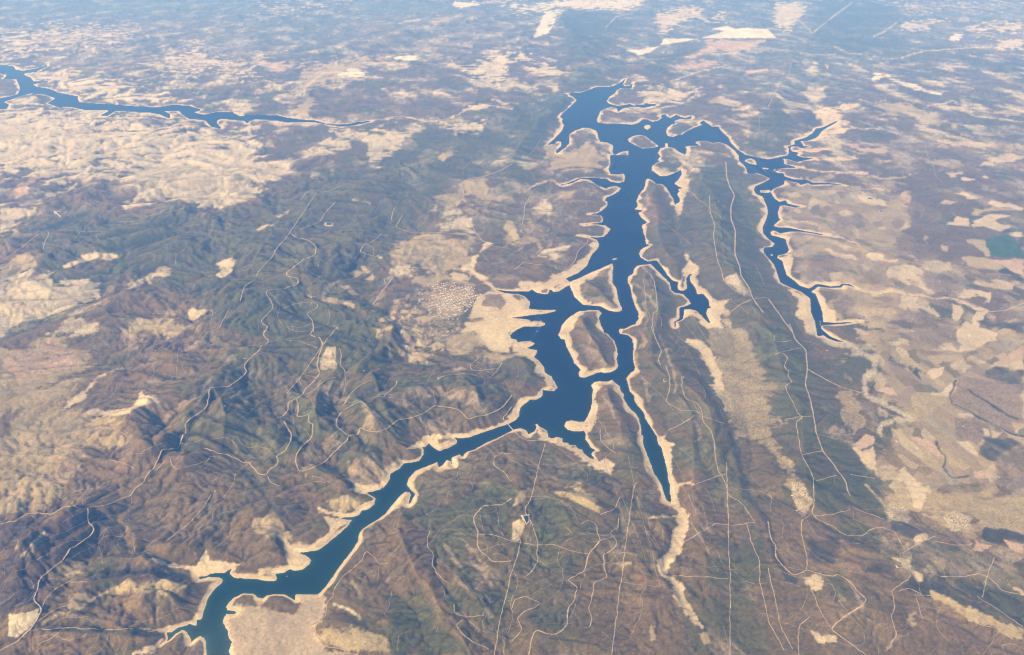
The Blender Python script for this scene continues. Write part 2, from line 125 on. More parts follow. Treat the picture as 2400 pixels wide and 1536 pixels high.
# ---- land cover traced from the photo:  tile class softness(px) [speckle]
COVER = """
11 pale 40 .3 : -900,980 500,950 900,1050 1500,1090 1800,1150 2304,1150 2304,1536 -900,1536
11 pale 25 .2 : 200,640 420,600 1100,740 1700,920 1500,950 700,900 450,780
11 pale 30 .2 : 1300,560 1800,380 2000,500 2304,600 2304,700 1900,640 1700,700 1300,640
11 pale 30 .2 : 0,330 400,200 900,180 1300,260 1100,420 400,480 0,520
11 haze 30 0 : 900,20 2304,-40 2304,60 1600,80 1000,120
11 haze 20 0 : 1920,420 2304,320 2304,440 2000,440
12 pale 25 .2 : 0,0 900,0 940,80 700,100 350,130 0,120
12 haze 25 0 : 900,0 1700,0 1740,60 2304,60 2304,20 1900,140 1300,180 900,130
12 tan 14 .3 : 380,600 900,500 1450,500 1380,570 1000,580 990,700 600,780 300,860 400,750
12 white 5 0 : 735,650 850,620 960,650 990,690 880,690 740,690
12 white 5 0 : 1170,520 1380,490 1440,520 1380,560 1250,530
12 white 3 0 : 1740,35 1800,20 1990,20 2020,40 1840,75
12 cream 3 0 : 2020,20 2300,0 2300,15 2050,30
12 cream 3 0 : 1290,200 1490,170 1490,185 1310,210
12 tan 5 0 : 1560,180 1840,130 1850,150 1680,200 1600,240
12 cream 3 0 : 1540,1050 1640,1050 1640,1070 1560,1075
12 cream 3 0 : 1900,990 2000,935 2120,935 2080,970 1970,1005
12 cream 3 0 : 2120,900 2270,930 2230,950
12 pink 6 0 : 0,560 250,550 260,630 200,640 40,600
12 tan 3 0 : 1640,1400 1720,1360 1820,1355 1760,1400 1690,1455
12 pale 12 .3 : 1820,600 2304,430 2304,600 2200,760 1950,720
12 pale 14 .5 : 450,1420 700,1180 850,1150 830,1320 600,1380
12 pale 14 .5 : 900,1180 1380,1180 1330,1320 1000,1500 980,1300
12 pale 10 .4 : 1680,1100 2050,1090 1990,1200 1800,1190
12 scrub 10 0 : 300,880 500,830 950,780 900,1000 400,1020
12 scrub 10 0 : 1000,900 1800,860 1850,980 1600,1080 1200,1020
12 tan 4 0 : 420,800 560,650 600,660 460,800
12 tan 5 0 : 480,880 560,900 440,1040 300,1040
13 white 12 .1 : -80,30 180,60 560,-20 1200,-20 1130,60 920,100 520,75 330,80 100,110
13 white 3 0 : 380,90 480,90 400,200 340,270 330,300 190,345 230,250 300,100
13 white 2.5 0 : 1330,410 1370,345 1680,350 1850,300 1910,280 1780,265 1940,230 2010,260 2120,250 2304,265 2385,345 1700,345 1560,375 1400,400
13 white 2.5 0 : 1015,455 1180,445 1330,415 1240,475 1130,500 1100,475
13 pink 5 0 : 1720,362 2280,366 2150,440 1960,490 1850,450 1600,540 1480,520 1760,420
13 pink 5 0 : 1440,600 1640,550 1850,550 1860,580 1640,610 1480,640
13 pink 3 0 : 2100,640 2304,620 2304,640 2110,665
13 pale 12 .1 : 1250,100 1500,30 1800,40 1700,200 1560,220 1380,330 1280,280
13 pale 12 .1 : 1750,150 1900,70 2000,100 1900,200 1700,220
13 pale 8 .3 : 20,500 100,450 200,500 160,550 0,560
13 pale 8 .3 : 120,620 300,560 450,640 430,700 250,690
13 pink 5 0 : 500,600 560,550 630,560 600,620 460,710
13 pale 5 .2 : 310,800 400,740 430,820 380,840
13 tan 4 .2 : 1740,910 1950,885 1960,905 1800,935
13 pale 9 .4 : 1110,820 1300,760 1560,830 1700,800 1720,850 1500,940 1250,930 1130,870
13 pink 3 0 : 1980,985 2110,980 2080,995 1990,1000
13 green 14 0 : 380,210 400,130 480,100 900,120 1100,200 900,400 700,560 1000,480 1050,620 900,740 650,790 520,820 420,760 500,640 520,400
13 green 14 0 : 1350,500 1500,420 1700,440 1500,560 1400,700 1200,640
13 green 14 0 : 0,960 460,830 580,900 400,1110 330,1250 0,1500
13 green 14 0 : 2200,1000 2400,900 2500,1150 2480,1350 2350,1400 2200,1390 2050,1300
13 tan 9 .3 : 420,1400 700,1280 850,1400 800,1536 350,1536 300,1450
13 tan 6 .2 : 280,1300 390,1300 480,1340 420,1400 300,1440
14 pale 7 .1 : 10,10 300,0 370,50 350,150 230,230 220,295 140,295 80,240 10,240 50,130
14 pale 7 .1 : 1170,210 1240,180 1600,160 1700,170 1480,240 1460,285 1250,300 1190,270
14 pale 20 .2 : 1000,10 1200,-20 3300,-20 3300,130 1700,110 1250,150
14 pale 14 .3 : 1750,220 2304,160 2304,300 1950,330 1800,320
14 white 4 0 : 1610,345 1680,310 1750,310 1720,360 1680,370
14 pale 6 0 : 2030,440 2100,350 2304,340 2304,465 2080,460
14 pale 6 .4 : 500,400 600,390 620,440 500,435
14 cream 2 0 : 510,570 550,600 530,630
14 pale 5 .4 : 360,620 430,560 450,650 400,650
14 white 5 .3 : 960,660 1100,700 1350,770 1560,850 1380,810 1230,780 1060,710 930,730
14 tan 5 .2 : 1180,570 1320,580 1320,600 1200,590
14 pale 5 .5 : 330,850 370,780 500,800 510,880 400,910
14 tan 7 .4 : 950,950 1010,900 1250,930 1560,1060 1800,1130 1540,1130 1330,1070 1200,1030 1130,1075 1070,1030
14 sand 7 .2 : 400,1000 480,980 620,975 660,1070 720,1095 560,1165 440,1150 470,1080
14 sand 5 .1 : 500,1170 800,1150 700,1190 480,1230
14 sand 5 .1 : 640,930 760,920 850,900 800,960 700,1000 650,990
14 pink 4 .2 : 710,1300 760,1290 870,1340 1080,1350 1070,1385 860,1370 760,1345
14 cream 5 .5 : 1460,1265 1680,1275 1750,1255 2100,1305 1900,1340 1700,1320
14 cream 4 0 : 1860,1370 2304,1390 2304,1430 2050,1480 1850,1500 2000,1440 2060,1400
14 tan 3 0 : 1170,1425 1240,1425 1230,1445 1170,1445
14 cream 3 0 : 980,1440 1110,1445 1080,1460 990,1455
14 tan 4 .2 : 2040,1000 2200,990 2300,1040 2150,1050
14 green 16 0 : 400,0 1000,0 1180,120 1150,200 1000,300 1250,400 1600,460 1300,520 900,500 500,460 330,400 480,200
14 green 14 0 : 1700,480 1950,540 1960,620 1700,560
14 green 14 0 : 2120,600 2304,620 2304,700 2130,680
14 sand 4 .2 : 200,1340 430,1330 560,1345 400,1375 290,1370
14 sand 4 .2 : 300,1280 420,1300 540,1340 400,1330
14 sand 4 .2 : 330,1430 600,1410 900,1425 600,1450 430,1440
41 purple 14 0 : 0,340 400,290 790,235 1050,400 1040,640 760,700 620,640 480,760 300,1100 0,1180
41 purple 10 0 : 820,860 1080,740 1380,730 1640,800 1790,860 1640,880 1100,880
41 redbrown 16 0 : 0,1250 300,1300 1400,1330 1300,1450 900,1536 0,1536
21 pale 16 .5 : 0,60 100,0 700,-60 1100,-40 700,110 480,200 250,60 80,120
21 pink 4 0 : 150,210 240,160 400,120 330,160 250,230 250,280 150,330
21 pale 7 .6 : 480,200 700,105 1070,10 1300,-20 1300,60 1060,70 800,90 500,215
21 pale 6 .6 : 280,320 480,270 700,180 900,115 1150,110 1230,130 1180,150 900,160 700,200 520,300 340,370
21 pale 8 .5 : 1060,430 1180,340 1300,190 1090,110 1350,0 1700,-80 2304,-160 2304,330 2100,390 1880,430 1780,380 1600,340 1380,380 1290,350 1310,400 1100,440
22 pale 8 .5 : -20,200 0,230 340,80 250,0 -20,0
21 pale 12 .4 : 0,380 300,400 310,480 120,600 0,650
21 tan 3 .2 : 0,940 150,850 240,820 340,860 200,960 100,1010 0,1050
21 tan 3 .3 : 180,960 320,870 330,930 200,980 0,1090 0,1060
21 cream 3 0 : 570,950 640,890 850,800 1070,850 1000,890 860,880 800,890 650,945
21 cream 3 .1 : 1920,920 2050,860 2100,870 2140,910 2010,1045 1950,1020 1990,960
21 cream 4 .6 : 1380,1000 1470,920 1530,950 1530,1010 1370,1050 1360,1100 1290,1060
21 cream 4 .6 : 1080,1100 1180,1060 1290,1080 1240,1140 1110,1140
21 cream 3 .5 : 1700,1340 1760,1325 1900,1330 1790,1400 1780,1430 1700,1420
21 pale 10 .5 : -40,1060 420,960 480,1110 640,1080 900,1100 900,1190 740,1280 480,1400 140,1540 -40,1600
21 pale 8 .4 : 400,1536 740,1300 680,1400 900,1440 820,1536
21 tan 10 .2 : 1050,1450 1150,1500 1280,1420 1500,1380 1780,1510 1400,1536 1100,1560
31 green 5 .2 : -20,200 0,160 140,0 |@21 500,1380 740,1275 760,1290 520,1410 200,1536 |@31 100,100
22 tan 6 .7 : 1600,330 1780,270 1830,200 1900,150 2060,140 2100,260 2304,320 2200,360 2100,350 1880,300 1800,420 1580,410 1700,340
22 tan 5 .3 : 1890,150 2070,140 2100,240 1930,220
22 pale 5 .7 : 1570,440 1700,440 1850,450 1830,480 1740,480
22 pale 12 .7 : 1620,640 1730,500 1880,490 1960,620 1900,660
22 tan 10 .7 : 1200,800 1350,680 1700,650 1980,720 1900,900 1780,960 1600,1000 1400,940 1200,1000
22 pale 4 .6 : 1230,1040 1200,960 1400,930 1380,990
22 tan 2 0 : 820,1000 880,965 970,1000 900,1050
22 tan 2 0 : 930,925 990,930 1010,1000 970,995
22 tan 2 0 : 980,1050 1040,1000 1080,1040 1040,1075
22 tan 2 0 : 740,1110 830,1110 860,1140 800,1140
22 tan 2 .3 : 830,1150 900,1160 930,1190 870,1200
22 tan 3 .1 : 600,1240 640,1225 880,1265 890,1305 700,1270
22 cream 2 0 : 1740,1010 1790,985 1940,1030 1920,1065 1780,1065
22 tan 3 0 : 1420,1040 1640,1010 1740,1040 1640,1100 1400,1100
22 cream 2 0 : 1180,1380 1270,1400 1220,1430 1170,1410
22 tan 2 0 : 1100,1420 1160,1400 1180,1430 1120,1450
22 tan 2 0 : 1240,1240 1300,1240 1300,1280 1240,1280
22 tan 2 0 : 1290,1330 1380,1330 1370,1360 1300,1370
22 tan 2 .2 : 1440,1400 1540,1390 1600,1420 1520,1450
22 cream 2 0 : 1090,840 1135,845 1135,870 1100,865
22 cream 2 0 : 1540,755 1590,760 1580,780 1535,775
22 tan 2 0 : 1400,850 1510,850 1500,880 1420,880
22 cream 2 0 : 1600,920 1650,920 1630,960 1590,955
22 tan 2 .2 : 1210,800 1260,780 1320,810 1300,850 1215,840
22 cream 3 .3 : 180,490 300,430 300,460 200,510
22 cream 3 .3 : 0,600 130,540 130,570 20,625
22 cream 2 0 : 610,570 620,540 690,550 690,575
22 tan 20 .4 : 1500,1120 1740,1090 1900,1110 2000,1150 1950,1300 1830,1420 1700,1400 1540,1290 1530,1200
22 sand 4 0 : 2040,755 2080,720 2120,740 2060,780 1975,880 1975,960 2070,1060 2150,1130 2304,1150 2304,1210 2200,1180 2120,1160 2000,1070 1925,940 1940,870
22 sand 6 .1 : 1780,960 1940,930 2050,1060 1960,1010
22 sand 5 0 : 1980,1210 2100,1160 2230,1180 2400,1260 2450,1310 2520,1345 2690,1340 2500,1380 2304,1402 2400,1420 2560,1430 2590,1470 2440,1490 2300,1536 2280,1560 2304,1610 2100,1600 1980,1520 1860,1536 1880,1430 1950,1300
32 sand 5 .2 : 1850,60 1960,0 2304,0 2304,280 2120,250 2020,160 1960,60
32 tan 12 .5 : 1750,100 1960,60 2120,240 2304,250 2304,310 2120,320 1950,260 1760,260
22 scrub 4 0 : 2040,1280 2060,1200 2200,1190 2250,1270 2200,1330 2120,1310
22 scrub 2 0 : 1890,1425 1920,1400 2030,1395 2050,1420 2000,1440 1900,1445
32 scrub 3 0 : 2280,90 2304,75 2340,90 2304,125
32 tan 2 .1 : 1360,180 1430,200 1420,240 1370,230
32 tan 2 .1 : 1440,130 1550,150 1540,200 1440,190
32 tan 2 0 : 1340,90 1400,30 1420,60 1370,110
32 tan 2 0 : 1420,70 1510,100 1490,150 1410,100
32 tan 2 .2 : 1560,190 1640,160 1700,200 1600,240
32 tan 2 .3 : 1370,260 1580,270 1500,330 1380,350
32 tan 2 0 : 1750,410 1840,385 1900,410 1770,430
32 tan 5 .2 : 1050,40 1220,0 1230,60 1100,110
32 cream 2 .9 : 620,200 720,195 725,290 720,400 650,410 580,400 590,300
32 scrubl 6 .3 : 1400,560 1600,545 1850,555 2000,620 2050,800 1900,700 1700,640 1500,650 1250,800 1200,700
32 scrubl 6 .3 : 620,540 700,500 680,560 640,760 600,860 590,700
32 scrubl 8 .1 : 960,700 1060,760 1110,880 1080,960 980,930
32 scrubl 8 .3 : 870,1230 1000,1190 1160,1340 1140,1430 900,1480 860,1380
32 scrubl 8 .3 : 420,1150 700,1000 760,1080 640,1200 450,1290
32 scrubl 5 .5 : 1560,880 1680,830 1740,960 1790,1010 1500,1000
32 sand 3 0 : 1490,1000 1650,990 1800,990 1960,1000 2304,840 2304,880 1920,1030 1780,1025 1650,1030 1640,1110 1550,1080 1500,1110 1340,1120 1500,1060
32 green 8 0 : 850,760 940,720 1000,800 960,900 880,860
32 green 8 0 : 870,540 1100,500 1130,650 1220,840 1060,760 950,690 820,700
32 green 10 0 : 1240,500 1500,400 1900,440 2050,480 2200,640 2000,600 1600,540 1400,560 1260,620
32 green 8 0 : 750,180 900,50 1050,60 1100,200 900,300 850,460 760,360
32 green 10 0 : 300,900 360,660 600,700 600,900 500,1100 330,1170 360,1300 250,1340 300,1150
31 tan 14 .7 : 160,220 400,130 640,170 860,280 740,440 500,520 260,680 100,880 -800,900 -800,260
31 red 14 .6 : 250,230 500,170 720,280 560,420 300,420 100,480 50,380
31 tan 14 .6 : 100,840 300,640 560,520 800,480 640,700 560,780 800,830 1150,830 1130,980 1060,1080 800,1150 640,1400 560,1536 -800,1536 -800,1020 90,1000
41 tan 10 .5 : -800,-20 600,-20 540,90 460,160 230,240 -800,300
31 red 14 .3 : 500,1200 700,1180 640,1400 480,1380
31 redbrown 8 .1 : 640,1400 900,1420 1150,1400 1050,1536 600,1536
31 redbrown 10 .1 : 700,1350 960,1250 1200,1300 1100,1420
31 cream 3 .3 : 560,770 610,690 700,620 810,540 870,460 980,425 1180,388 980,440 900,500 820,580 760,660 640,740
31 cream 4 .3 : 740,800 860,780 1180,760 1240,700 1260,600 1290,580 1300,640 1420,680 1430,710 1300,750 1150,800 1040,830 860,825
31 scrub 3 0 : 860,950 940,930 1040,970 1000,1010 900,1010
31 scrub 8 0 : 800,580 850,480 1180,400 1100,480 1300,560 1200,640 1040,680 900,610
31 scrub 6 .1 : 1110,950 1180,790 1400,720 1480,800 1300,960
31 redbrown 8 0 : 1090,460 1250,410 1350,400 1300,500 1200,560
31 scrubl 10 .3 : 1080,100 1300,120 1250,230 1100,260
31 tan 8 .1 : 1170,110 1450,20 1600,60 1300,130
41 pale 3 0 : 100,1170 350,1120 290,1270 150,1390 50,1380
41 tan 8 .2 : 640,1010 780,960 820,1060 700,1150 600,1180
41 tan 6 .2 : 580,1130 740,1150 700,1230 620,1200
41 tan 7 .1 : 560,740 720,680 780,700 760,800 600,820
41 scrubl 5 0 : 140,470 165,490 150,560 130,570
41 scrubl 8 .3 : 200,640 380,450 420,460 330,560 260,650
41 scrub 8 .3 : 1060,200 1700,150 1800,300 1600,560 1300,560 1100,500
41 tan 9 .3 : 1130,880 1650,870 1700,940 1100,1000 900,980
41 redbrown 12 .2 : 850,1080 1300,960 1400,1280 900,1300
41 sand 3 0 : 1300,600 1360,620 1480,690 1770,740 1850,590 1880,560 1870,690 2180,710 2090,750 2020,795 1800,825 1720,780 1400,710
41 sand 4 0 : 1260,1300 1500,1260 1780,1200 1800,1250 1700,1260 1540,1340 1500,1380 1400,1500 1150,1520 1400,1440 1480,1360
41 sand 4 0 : 1830,1060 1850,1100 1800,1210 1760,1210 1740,1160
42 clay 8 .1 : -60,1090 200,1120 350,1150 360,1000 620,1010 620,1200 530,1290 560,1400 640,1470 900,1540 900,1640 -250,1640 -260,1200 -180,1060
42 tan 10 .3 : 560,1280 900,1300 1150,1380 1200,1500 800,1490 620,1450
42 sand 4 .1 : 600,260 720,300 860,320 640,520 430,600 500,700 350,770 200,790 0,840 0,740 160,740 300,720 250,600 210,440 330,560 480,550 640,400
42 sand 4 .1 : 540,190 660,240 850,260 950,200 1080,120 1000,230 880,290 700,290 560,260
42 sand 4 .1 : 840,60 900,0 1140,0 1100,50 980,70
42 tan 8 .4 : 0,340 200,320 330,480 200,440 0,440
42 scrub 5 0 : 360,460 540,400 600,440 480,560 380,570
42 tan 9 .2 : 620,160 820,100 900,200 700,240
42 tan 6 0 : 960,400 1300,100 1350,70 1250,220 1050,380
42 redbrown 16 0 : 1290,350 1500,330 1560,600 1650,900 1750,1250 1500,850 1380,700
42 redbrown 16 .1 : 1700,1250 1800,1300 2000,1460 1950,1536
42 scrubl 9 .4 : 1660,560 1900,540 2150,880 2120,1160 1950,1000 1760,820
42 green 16 0 : 1500,250 1900,50 2304,0 2304,450 2000,400 1900,700 2000,950 2304,900 2304,1200 1900,1180 1700,1000 1850,880 1640,700 1580,450
42 green 10 .3 : 1180,1000 1500,900 1600,1250 1950,1536 1250,1536 1200,1300
43 tan 8 .1 : 400,20 620,30 760,150 800,250 740,260 560,160 360,80
43 tan 3 .4 : 880,700 1080,700 1000,740 920,720
43 cream 3 .4 : 0,340 110,290 120,380 60,520 0,500
43 tan 4 0 : 0,200 60,60 150,50 80,160
43 green 12 0 : 170,130 350,120 600,350 760,400 760,550 640,620 460,560 240,530
43 green 12 0 : 100,700 240,560 640,640 620,780 480,850 300,720 200,800
43 green 12 0 : 80,1180 250,1130 480,1150 460,1300 220,1280
43 redbrown 16 0 : 600,950 950,900 940,1200 700,1200
43 redbrown 20 0 : 960,700 1500,1000 1400,1200 1500,1536 950,1536
43 tan 6 .1 : 1220,1250 1290,1280 1310,1430 1240,1420
43 tan 5 .1 : 1690,1350 1760,1340 1770,1420 1720,1430
43 sand 4 0 : 1430,-20 1640,-20 1500,30 1490,90 1560,230 1600,330 1600,400 1530,520 1530,600 1400,740 1400,820 1530,890 1570,1040 1720,1270 1740,1300 1620,1230 1480,1040 1410,880 1340,800 1325,720 1400,580 1450,430 1490,350 1450,300 1200,310 1260,290 1480,270 1460,230 1370,130 1330,-20 1370,60 1430,170 1434,60
33 sand 3 0 : 1160,790 1190,830 1300,1000 |@33 1290,990 1400,970 1380,1040 1460,1100 1420,1115 1440,1200 1430,1420 1660,1440 1430,1445 1400,1330 1380,1230 1350,1130
33 sand 5 0 : 1460,-20 1500,80 1640,180 1740,370 1830,480 1810,540 1900,700 1910,780 1980,790 1960,640 1910,560 1900,430 1860,370 1800,210 1740,190 1560,120 1520,60
33 scrub 3 0 : 1780,140 1850,250 1890,380 1840,330 1780,210
33 sand 4 0 : 0,140 200,180 230,240 210,300 300,420 410,570 330,600 280,650 160,690 80,770 20,880 -20,900 -20,850 60,680 200,640 300,560 290,480 210,440 220,340 130,290 0,280
33 sand 5 0 : 220,910 320,980 440,1030 620,1120 660,1190 780,1230 840,1180 920,1260 900,1360 780,1300 640,1240 520,1170 400,1090 260,1040
33 sand 5 0 : 660,890 740,690 760,880 680,960
33 sand 4 0 : 475,880 600,870 660,900 650,965 540,970 480,940
33 tan 8 .9 : 1790,50 1940,30 2110,80 2190,180 2230,320 2280,400 2304,490 2470,540 2460,650 2304,670 2304,830 2490,870 2490,910 2330,950 2370,1050 2500,1250 2660,1540 2530,1540 2440,1300 2300,1130 2200,1050 2100,1000 2010,1050 1940,860 1910,700 1880,500 1880,370 1800,250 1770,130
33 redbrown 8 0 : 1560,620 1740,660 1700,560 1640,500 1540,560
33 scrub 6 0 : 2010,1050 2130,1000 2304,1160 2400,1300 2420,1536 2200,1536 2030,1200
23 sand 5 0 : 1555,825 1640,900 1690,1050 1700,1130 1800,1200 1900,1290 1910,1340 1880,1400 1890,1480 1790,1480 1740,1400 1800,1310 1770,1240 1660,1180 1610,1090 1620,1000 1540,1050 1540,980 1570,920
23 sand 4 0 : 1530,1330 1600,1320 1700,1370 1790,1450 1800,1510 1740,1500 1680,1400 1590,1370 1545,1400
23 sand 4 0 : 1460,390 1530,360 1540,480 1490,490
23 sand 4 0 : 1520,0 1560,0 1600,220 1560,330 1490,370 1500,260 1460,200
23 sand 5 0 : 0,1165 60,1090 300,1060 520,960 640,880 700,780 720,700 790,740 740,850 680,950 520,1060 500,1110 380,1170 290,1190 200,1160
23 sand 5 0 : 520,1090 740,980 900,915 760,1010 740,1060 610,1100 600,1200 700,1270 640,1285 560,1210
23 scrub 3 0 : 150,1070 220,1050 250,1090 200,1100
23 scrub 3 0 : 270,1150 310,1145 310,1170 275,1170
23 scrub 3 0 : 370,1120 440,1090 460,1100 400,1135
23 sand 4 0 : -40,1400 0,1330 140,1320 240,1330 400,1340 200,1380
23 sand 4 0 : 80,1200 170,1260 150,1330 60,1330
23 sand 5 0 : 430,1536 470,1450 600,1345 700,1335 560,1400 540,1536 |@33 550,200 620,380 680,410 620,470 480,150 415,95
23 tan 5 .2 : 400,330 500,260 570,255 560,300 480,350 410,345
23 pale 7 .6 : 190,400 250,350 360,380 340,460 260,470
23 pale 8 .2 : 220,830 350,740 500,760 420,820 390,870 250,860
23 scrubl 10 .2 : 60,720 200,560 350,600 260,720
23 tan 8 .3 : -60,480 60,600 50,700 -60,760
23 pale 6 .6 : 1900,1060 2020,980 2060,1040 2120,1120 2140,1200 2040,1190 1960,1100
23 cream 5 .8 : 1830,1240 1960,1240 1900,1300 1960,1360 1970,1480 1890,1470 1900,1330
23 green 14 0 : 1780,0 2000,60 2150,300 2260,400 2250,600 2150,800 2200,1000 2250,1200 2110,1210 2040,1000 1900,950 1860,800 1800,600 1740,420 1600,200 1620,100
23 green 10 0 : 1700,500 1850,520 1840,620 1900,1000 1840,850 1700,600
24 sand 4 0 : 260,1160 400,1240 380,1330 420,1450 460,1560 340,1536 260,1370 270,1250 180,1140
24 sand 4 0 : 430,1190 480,1180 520,1230 520,1300 600,1340 600,1440 490,1440 470,1300
24 sand 3 .1 : 80,850 200,840 240,880 200,1000 280,1100 420,1080 640,1090 560,1120 380,1140 250,1090 150,1000
24 tan 20 .4 : 130,200 1000,250 1300,300 1250,640 1600,900 1650,1100 1500,1300 1200,1500 520,1400 560,1180 300,1060 200,850 190,650 100,500 90,400
24 cream 3 .1 : 800,290 860,280 1060,360 1050,410 900,370 820,320
24 tan 4 .8 : 1060,340 1130,320 1250,400 1300,550 1200,530 1080,480
24 pink 3 .4 : 1200,280 1240,275 1300,330 1280,380 1230,350
24 cream 2 0 : 1520,385 1590,340 1710,360
24 cream 2 0 : 1660,280 1760,270 1900,330 1840,340 1760,310
24 cream 2 0 : 1970,370 2010,345 2304,410 2304,435 2080,405
24 tan 3 0 : 1830,470 1880,430 2060,405 2280,440 1960,450 1870,475
24 cream 3 .2 : 1600,540 1680,530 1680,485 1810,500 1820,580 1740,585 1620,560
24 cream 3 .2 : 1850,580 1840,530 1900,520 1980,460 2070,455 2240,480 2100,500 2040,530 2100,560 2180,590 2100,620 1950,590
24 scrub 14 .2 : 1180,660 1450,590 2120,640 1960,700 1990,850 1780,840 1500,900 1300,880 1160,800
24 field 1.5 0 : 1960,700 2150,640 2304,800 2304,870 1990,850
24 scrub 14 .2 : 1300,300 1560,280 1640,300 1500,420 1500,560 1330,540 1270,420
24 cream 3 .4 : 2130,640 2280,630 2290,665 2200,670
24 pink 2.5 .3 : 2010,870 2304,880 2304,1030 2120,950 2050,920
24 tan 2.5 .1 : 1730,850 1830,850 2010,870 2060,930 2120,960 2000,970 1800,930
24 cream 4 .7 : 1380,900 1450,880 1640,900 1640,960 1520,1010 1400,950
24 cream 2.5 .4 : 1070,970 1120,935 1330,930 1390,970 1390,1060 1430,1120 1500,1190 1450,1200 1330,1090 1280,1040 1240,1060 1290,1110 1250,1110 1160,1040 1070,1040
24 cream 2.5 .1 : 500,780 540,775 600,810 780,830 800,880 700,880 600,850
24 cream 2.5 .1 : 870,840 920,815 1030,820 1060,890 960,890
24 cream 2 0 : 1040,865 1160,875 1150,900 1050,895
24 cream 4 .5 : 1830,1080 2060,1060 2200,1110 2190,1150 1940,1130
24 cream 3 .2 : 1670,1220 1780,1150 2010,1170 2000,1270 1950,1270 1950,1220 1880,1190 1820,1230
24 tan 4 .4 : 650,1370 800,1280 1170,1330 1100,1430 1030,1370 900,1400 880,1360 780,1350
24 cream 4 .3 : 1210,1200 1330,1220 1340,1270 1500,1300 1540,1380 1380,1340 1190,1310
24 cream 2.5 .1 : 1650,1270 1750,1300 1750,1370 1680,1450 1660,1400
24 cream 2.5 .2 : 1870,1340 1970,1350 1900,1480 1940,1560 1800,1560
24 tan 2.5 0 : 2160,1320 2200,1290 2304,1300 2304,1350
24 tan 3 .3 : 1780,690 1950,710 2000,850 1960,850 1900,790 1860,730 1790,720
24 tan 3 .4 : 1400,650 1440,680 1430,730 1400,720
24 tan 3 .4 : 1560,740 1620,760 1620,820 1580,810
24 pink 2 0 : 710,1050 760,1055 810,1090 760,1085
24 tan 3 .1 : 930,110 990,140 1250,130 1330,95 1240,140 1110,155 980,150
24 cream 3 .1 : 1590,100 1700,90 1750,105 1640,140
24 cream 3 .2 : 1740,130 1860,160 1830,185 1760,175
24 cream 3 .2 : 1890,110 1960,110 1970,140
24 tan 4 .5 : 350,150 560,110 600,150 520,180 400,180
24 dark 3 0 : 2080,990 2130,950 2304,1040 2304,1080
24 brown 10 0 : 620,1290 640,1200 800,1210 820,1260 700,1330
24 brown 12 0 : 1390,1020 1560,1000 1700,1150 1560,1200 1400,1060
24 brown 12 0 : 380,850 600,830 640,1000 440,1060 360,960
24 brown 10 0 : 580,480 800,450 900,560 700,620 590,610
24 brown 8 0 : 1250,1330 1450,1370 1440,1420 1280,1470 1100,1500
34 tan 30 .3 : 900,0 3300,0 3300,1536 1000,1536 980,1300 1100,1000 1200,850 900,560 1000,350 780,240
44 tan 30 .3 : 1000,-20 3300,-20 3300,400 1800,350 1500,300 1080,250
34 pink 2 0 : 765,40 810,35 920,90 870,100 800,75
34 cream 3 .3 : 1060,150 1180,140 1240,160 1160,215 1090,180
34 cream 3 .4 : 1480,240 1560,165 1640,170 1690,230 1560,230
34 brown 14 0 : 1240,60 1680,0 1700,100 1500,230 1380,240 1250,140
34 cream 2.5 .3 : 1690,80 1780,-30 1900,30 2070,80 2050,140 1920,190 1850,240 1680,245 1740,190 1690,150
34 tan 2 0 : 2070,70 2110,35 2190,60 2180,100 2110,110
34 dark 6 0 : 1900,-20 2304,-20 2304,90 2200,50 2100,20 2000,40
34 pink 2 .1 : 2304,190 2304,320 2200,330 2060,380 1940,405 2100,310
34 cream 2.5 .4 : 2304,320 2304,400 2230,415 2060,380 2200,330
34 dark 5 .2 : 1940,410 2060,385 2230,420 2304,410 2304,550 2100,500 1950,470
34 dark 5 0 : 1100,320 1200,350 1330,400 1390,440 1290,410 1160,380
34 dark 4 0 : 1280,420 1320,430 1380,520 1330,480
34 cream 3 .4 : 1750,330 1850,275 1960,330 1900,380
34 cream 4 .4 : 1640,370 1700,290 1750,340 1870,370 1790,430 1640,400
34 cream 2 0 : 1420,440 1480,400 1590,390 1570,450 1490,495
34 pink 2 0 : 985,600 1010,565 1130,570 1130,620 1155,650 1080,645
34 brown 8 0 : 830,700 900,680 980,740 930,790 860,800
34 dark 5 0 : 1010,710 1060,730 1200,800 1190,840 1100,800
34 cream 2.5 0 : 1450,620 1550,610 1610,570 1650,530 1700,570 1650,610 1640,660 1530,640 1460,645
34 tan 4 .8 : 610,660 620,600 680,580 750,600 740,640 820,700 830,780 890,890 820,940 770,1000 760,940 680,900 660,790 690,740
34 pink 2.5 .1 : 775,1090 880,980 955,1010 950,1090 840,1135
34 cream 3 .1 : 780,1110 850,1140 950,1110 990,1380 900,1310 820,1220
34 pink 2.5 0 : 1290,1010 1380,1020 1500,1080 1560,1150 1540,1210 1480,1150 1380,1090 1310,1050
34 tan 2.5 0 : 1390,1200 1440,1150 1480,1170 1460,1220
34 cream 2.5 .2 : 1690,1045 1780,1050 1860,1100 1900,1190 1840,1170 1740,1110
34 cream 3 .4 : 1700,790 1850,800 1860,830 1700,840
34 cream 2 .2 : 1910,940 1990,940 1990,1010 1950,1010
34 cream 2 .2 : 2010,950 2100,970 2050,1030 2000,1030
34 brown 3 .1 : 1680,850 1800,830 1950,920 1930,1040 1880,1090 1850,1060 1700,1050
34 brown 4 .1 : 1720,510 1900,490 2304,560 2304,900 2050,880 1900,800 1720,740 1650,700
34 dark 10 .3 : 1950,1040 2200,1000 2304,1060 2200,1120 2100,1200 1980,1220 1900,1160
34 brown 10 0 : 2060,1190 2304,1080 2304,1536 2200,1536 2050,1400 2070,1300
34 cream 3 0 : 1160,1310 1230,1280 1420,1560 1280,1560 1180,1400
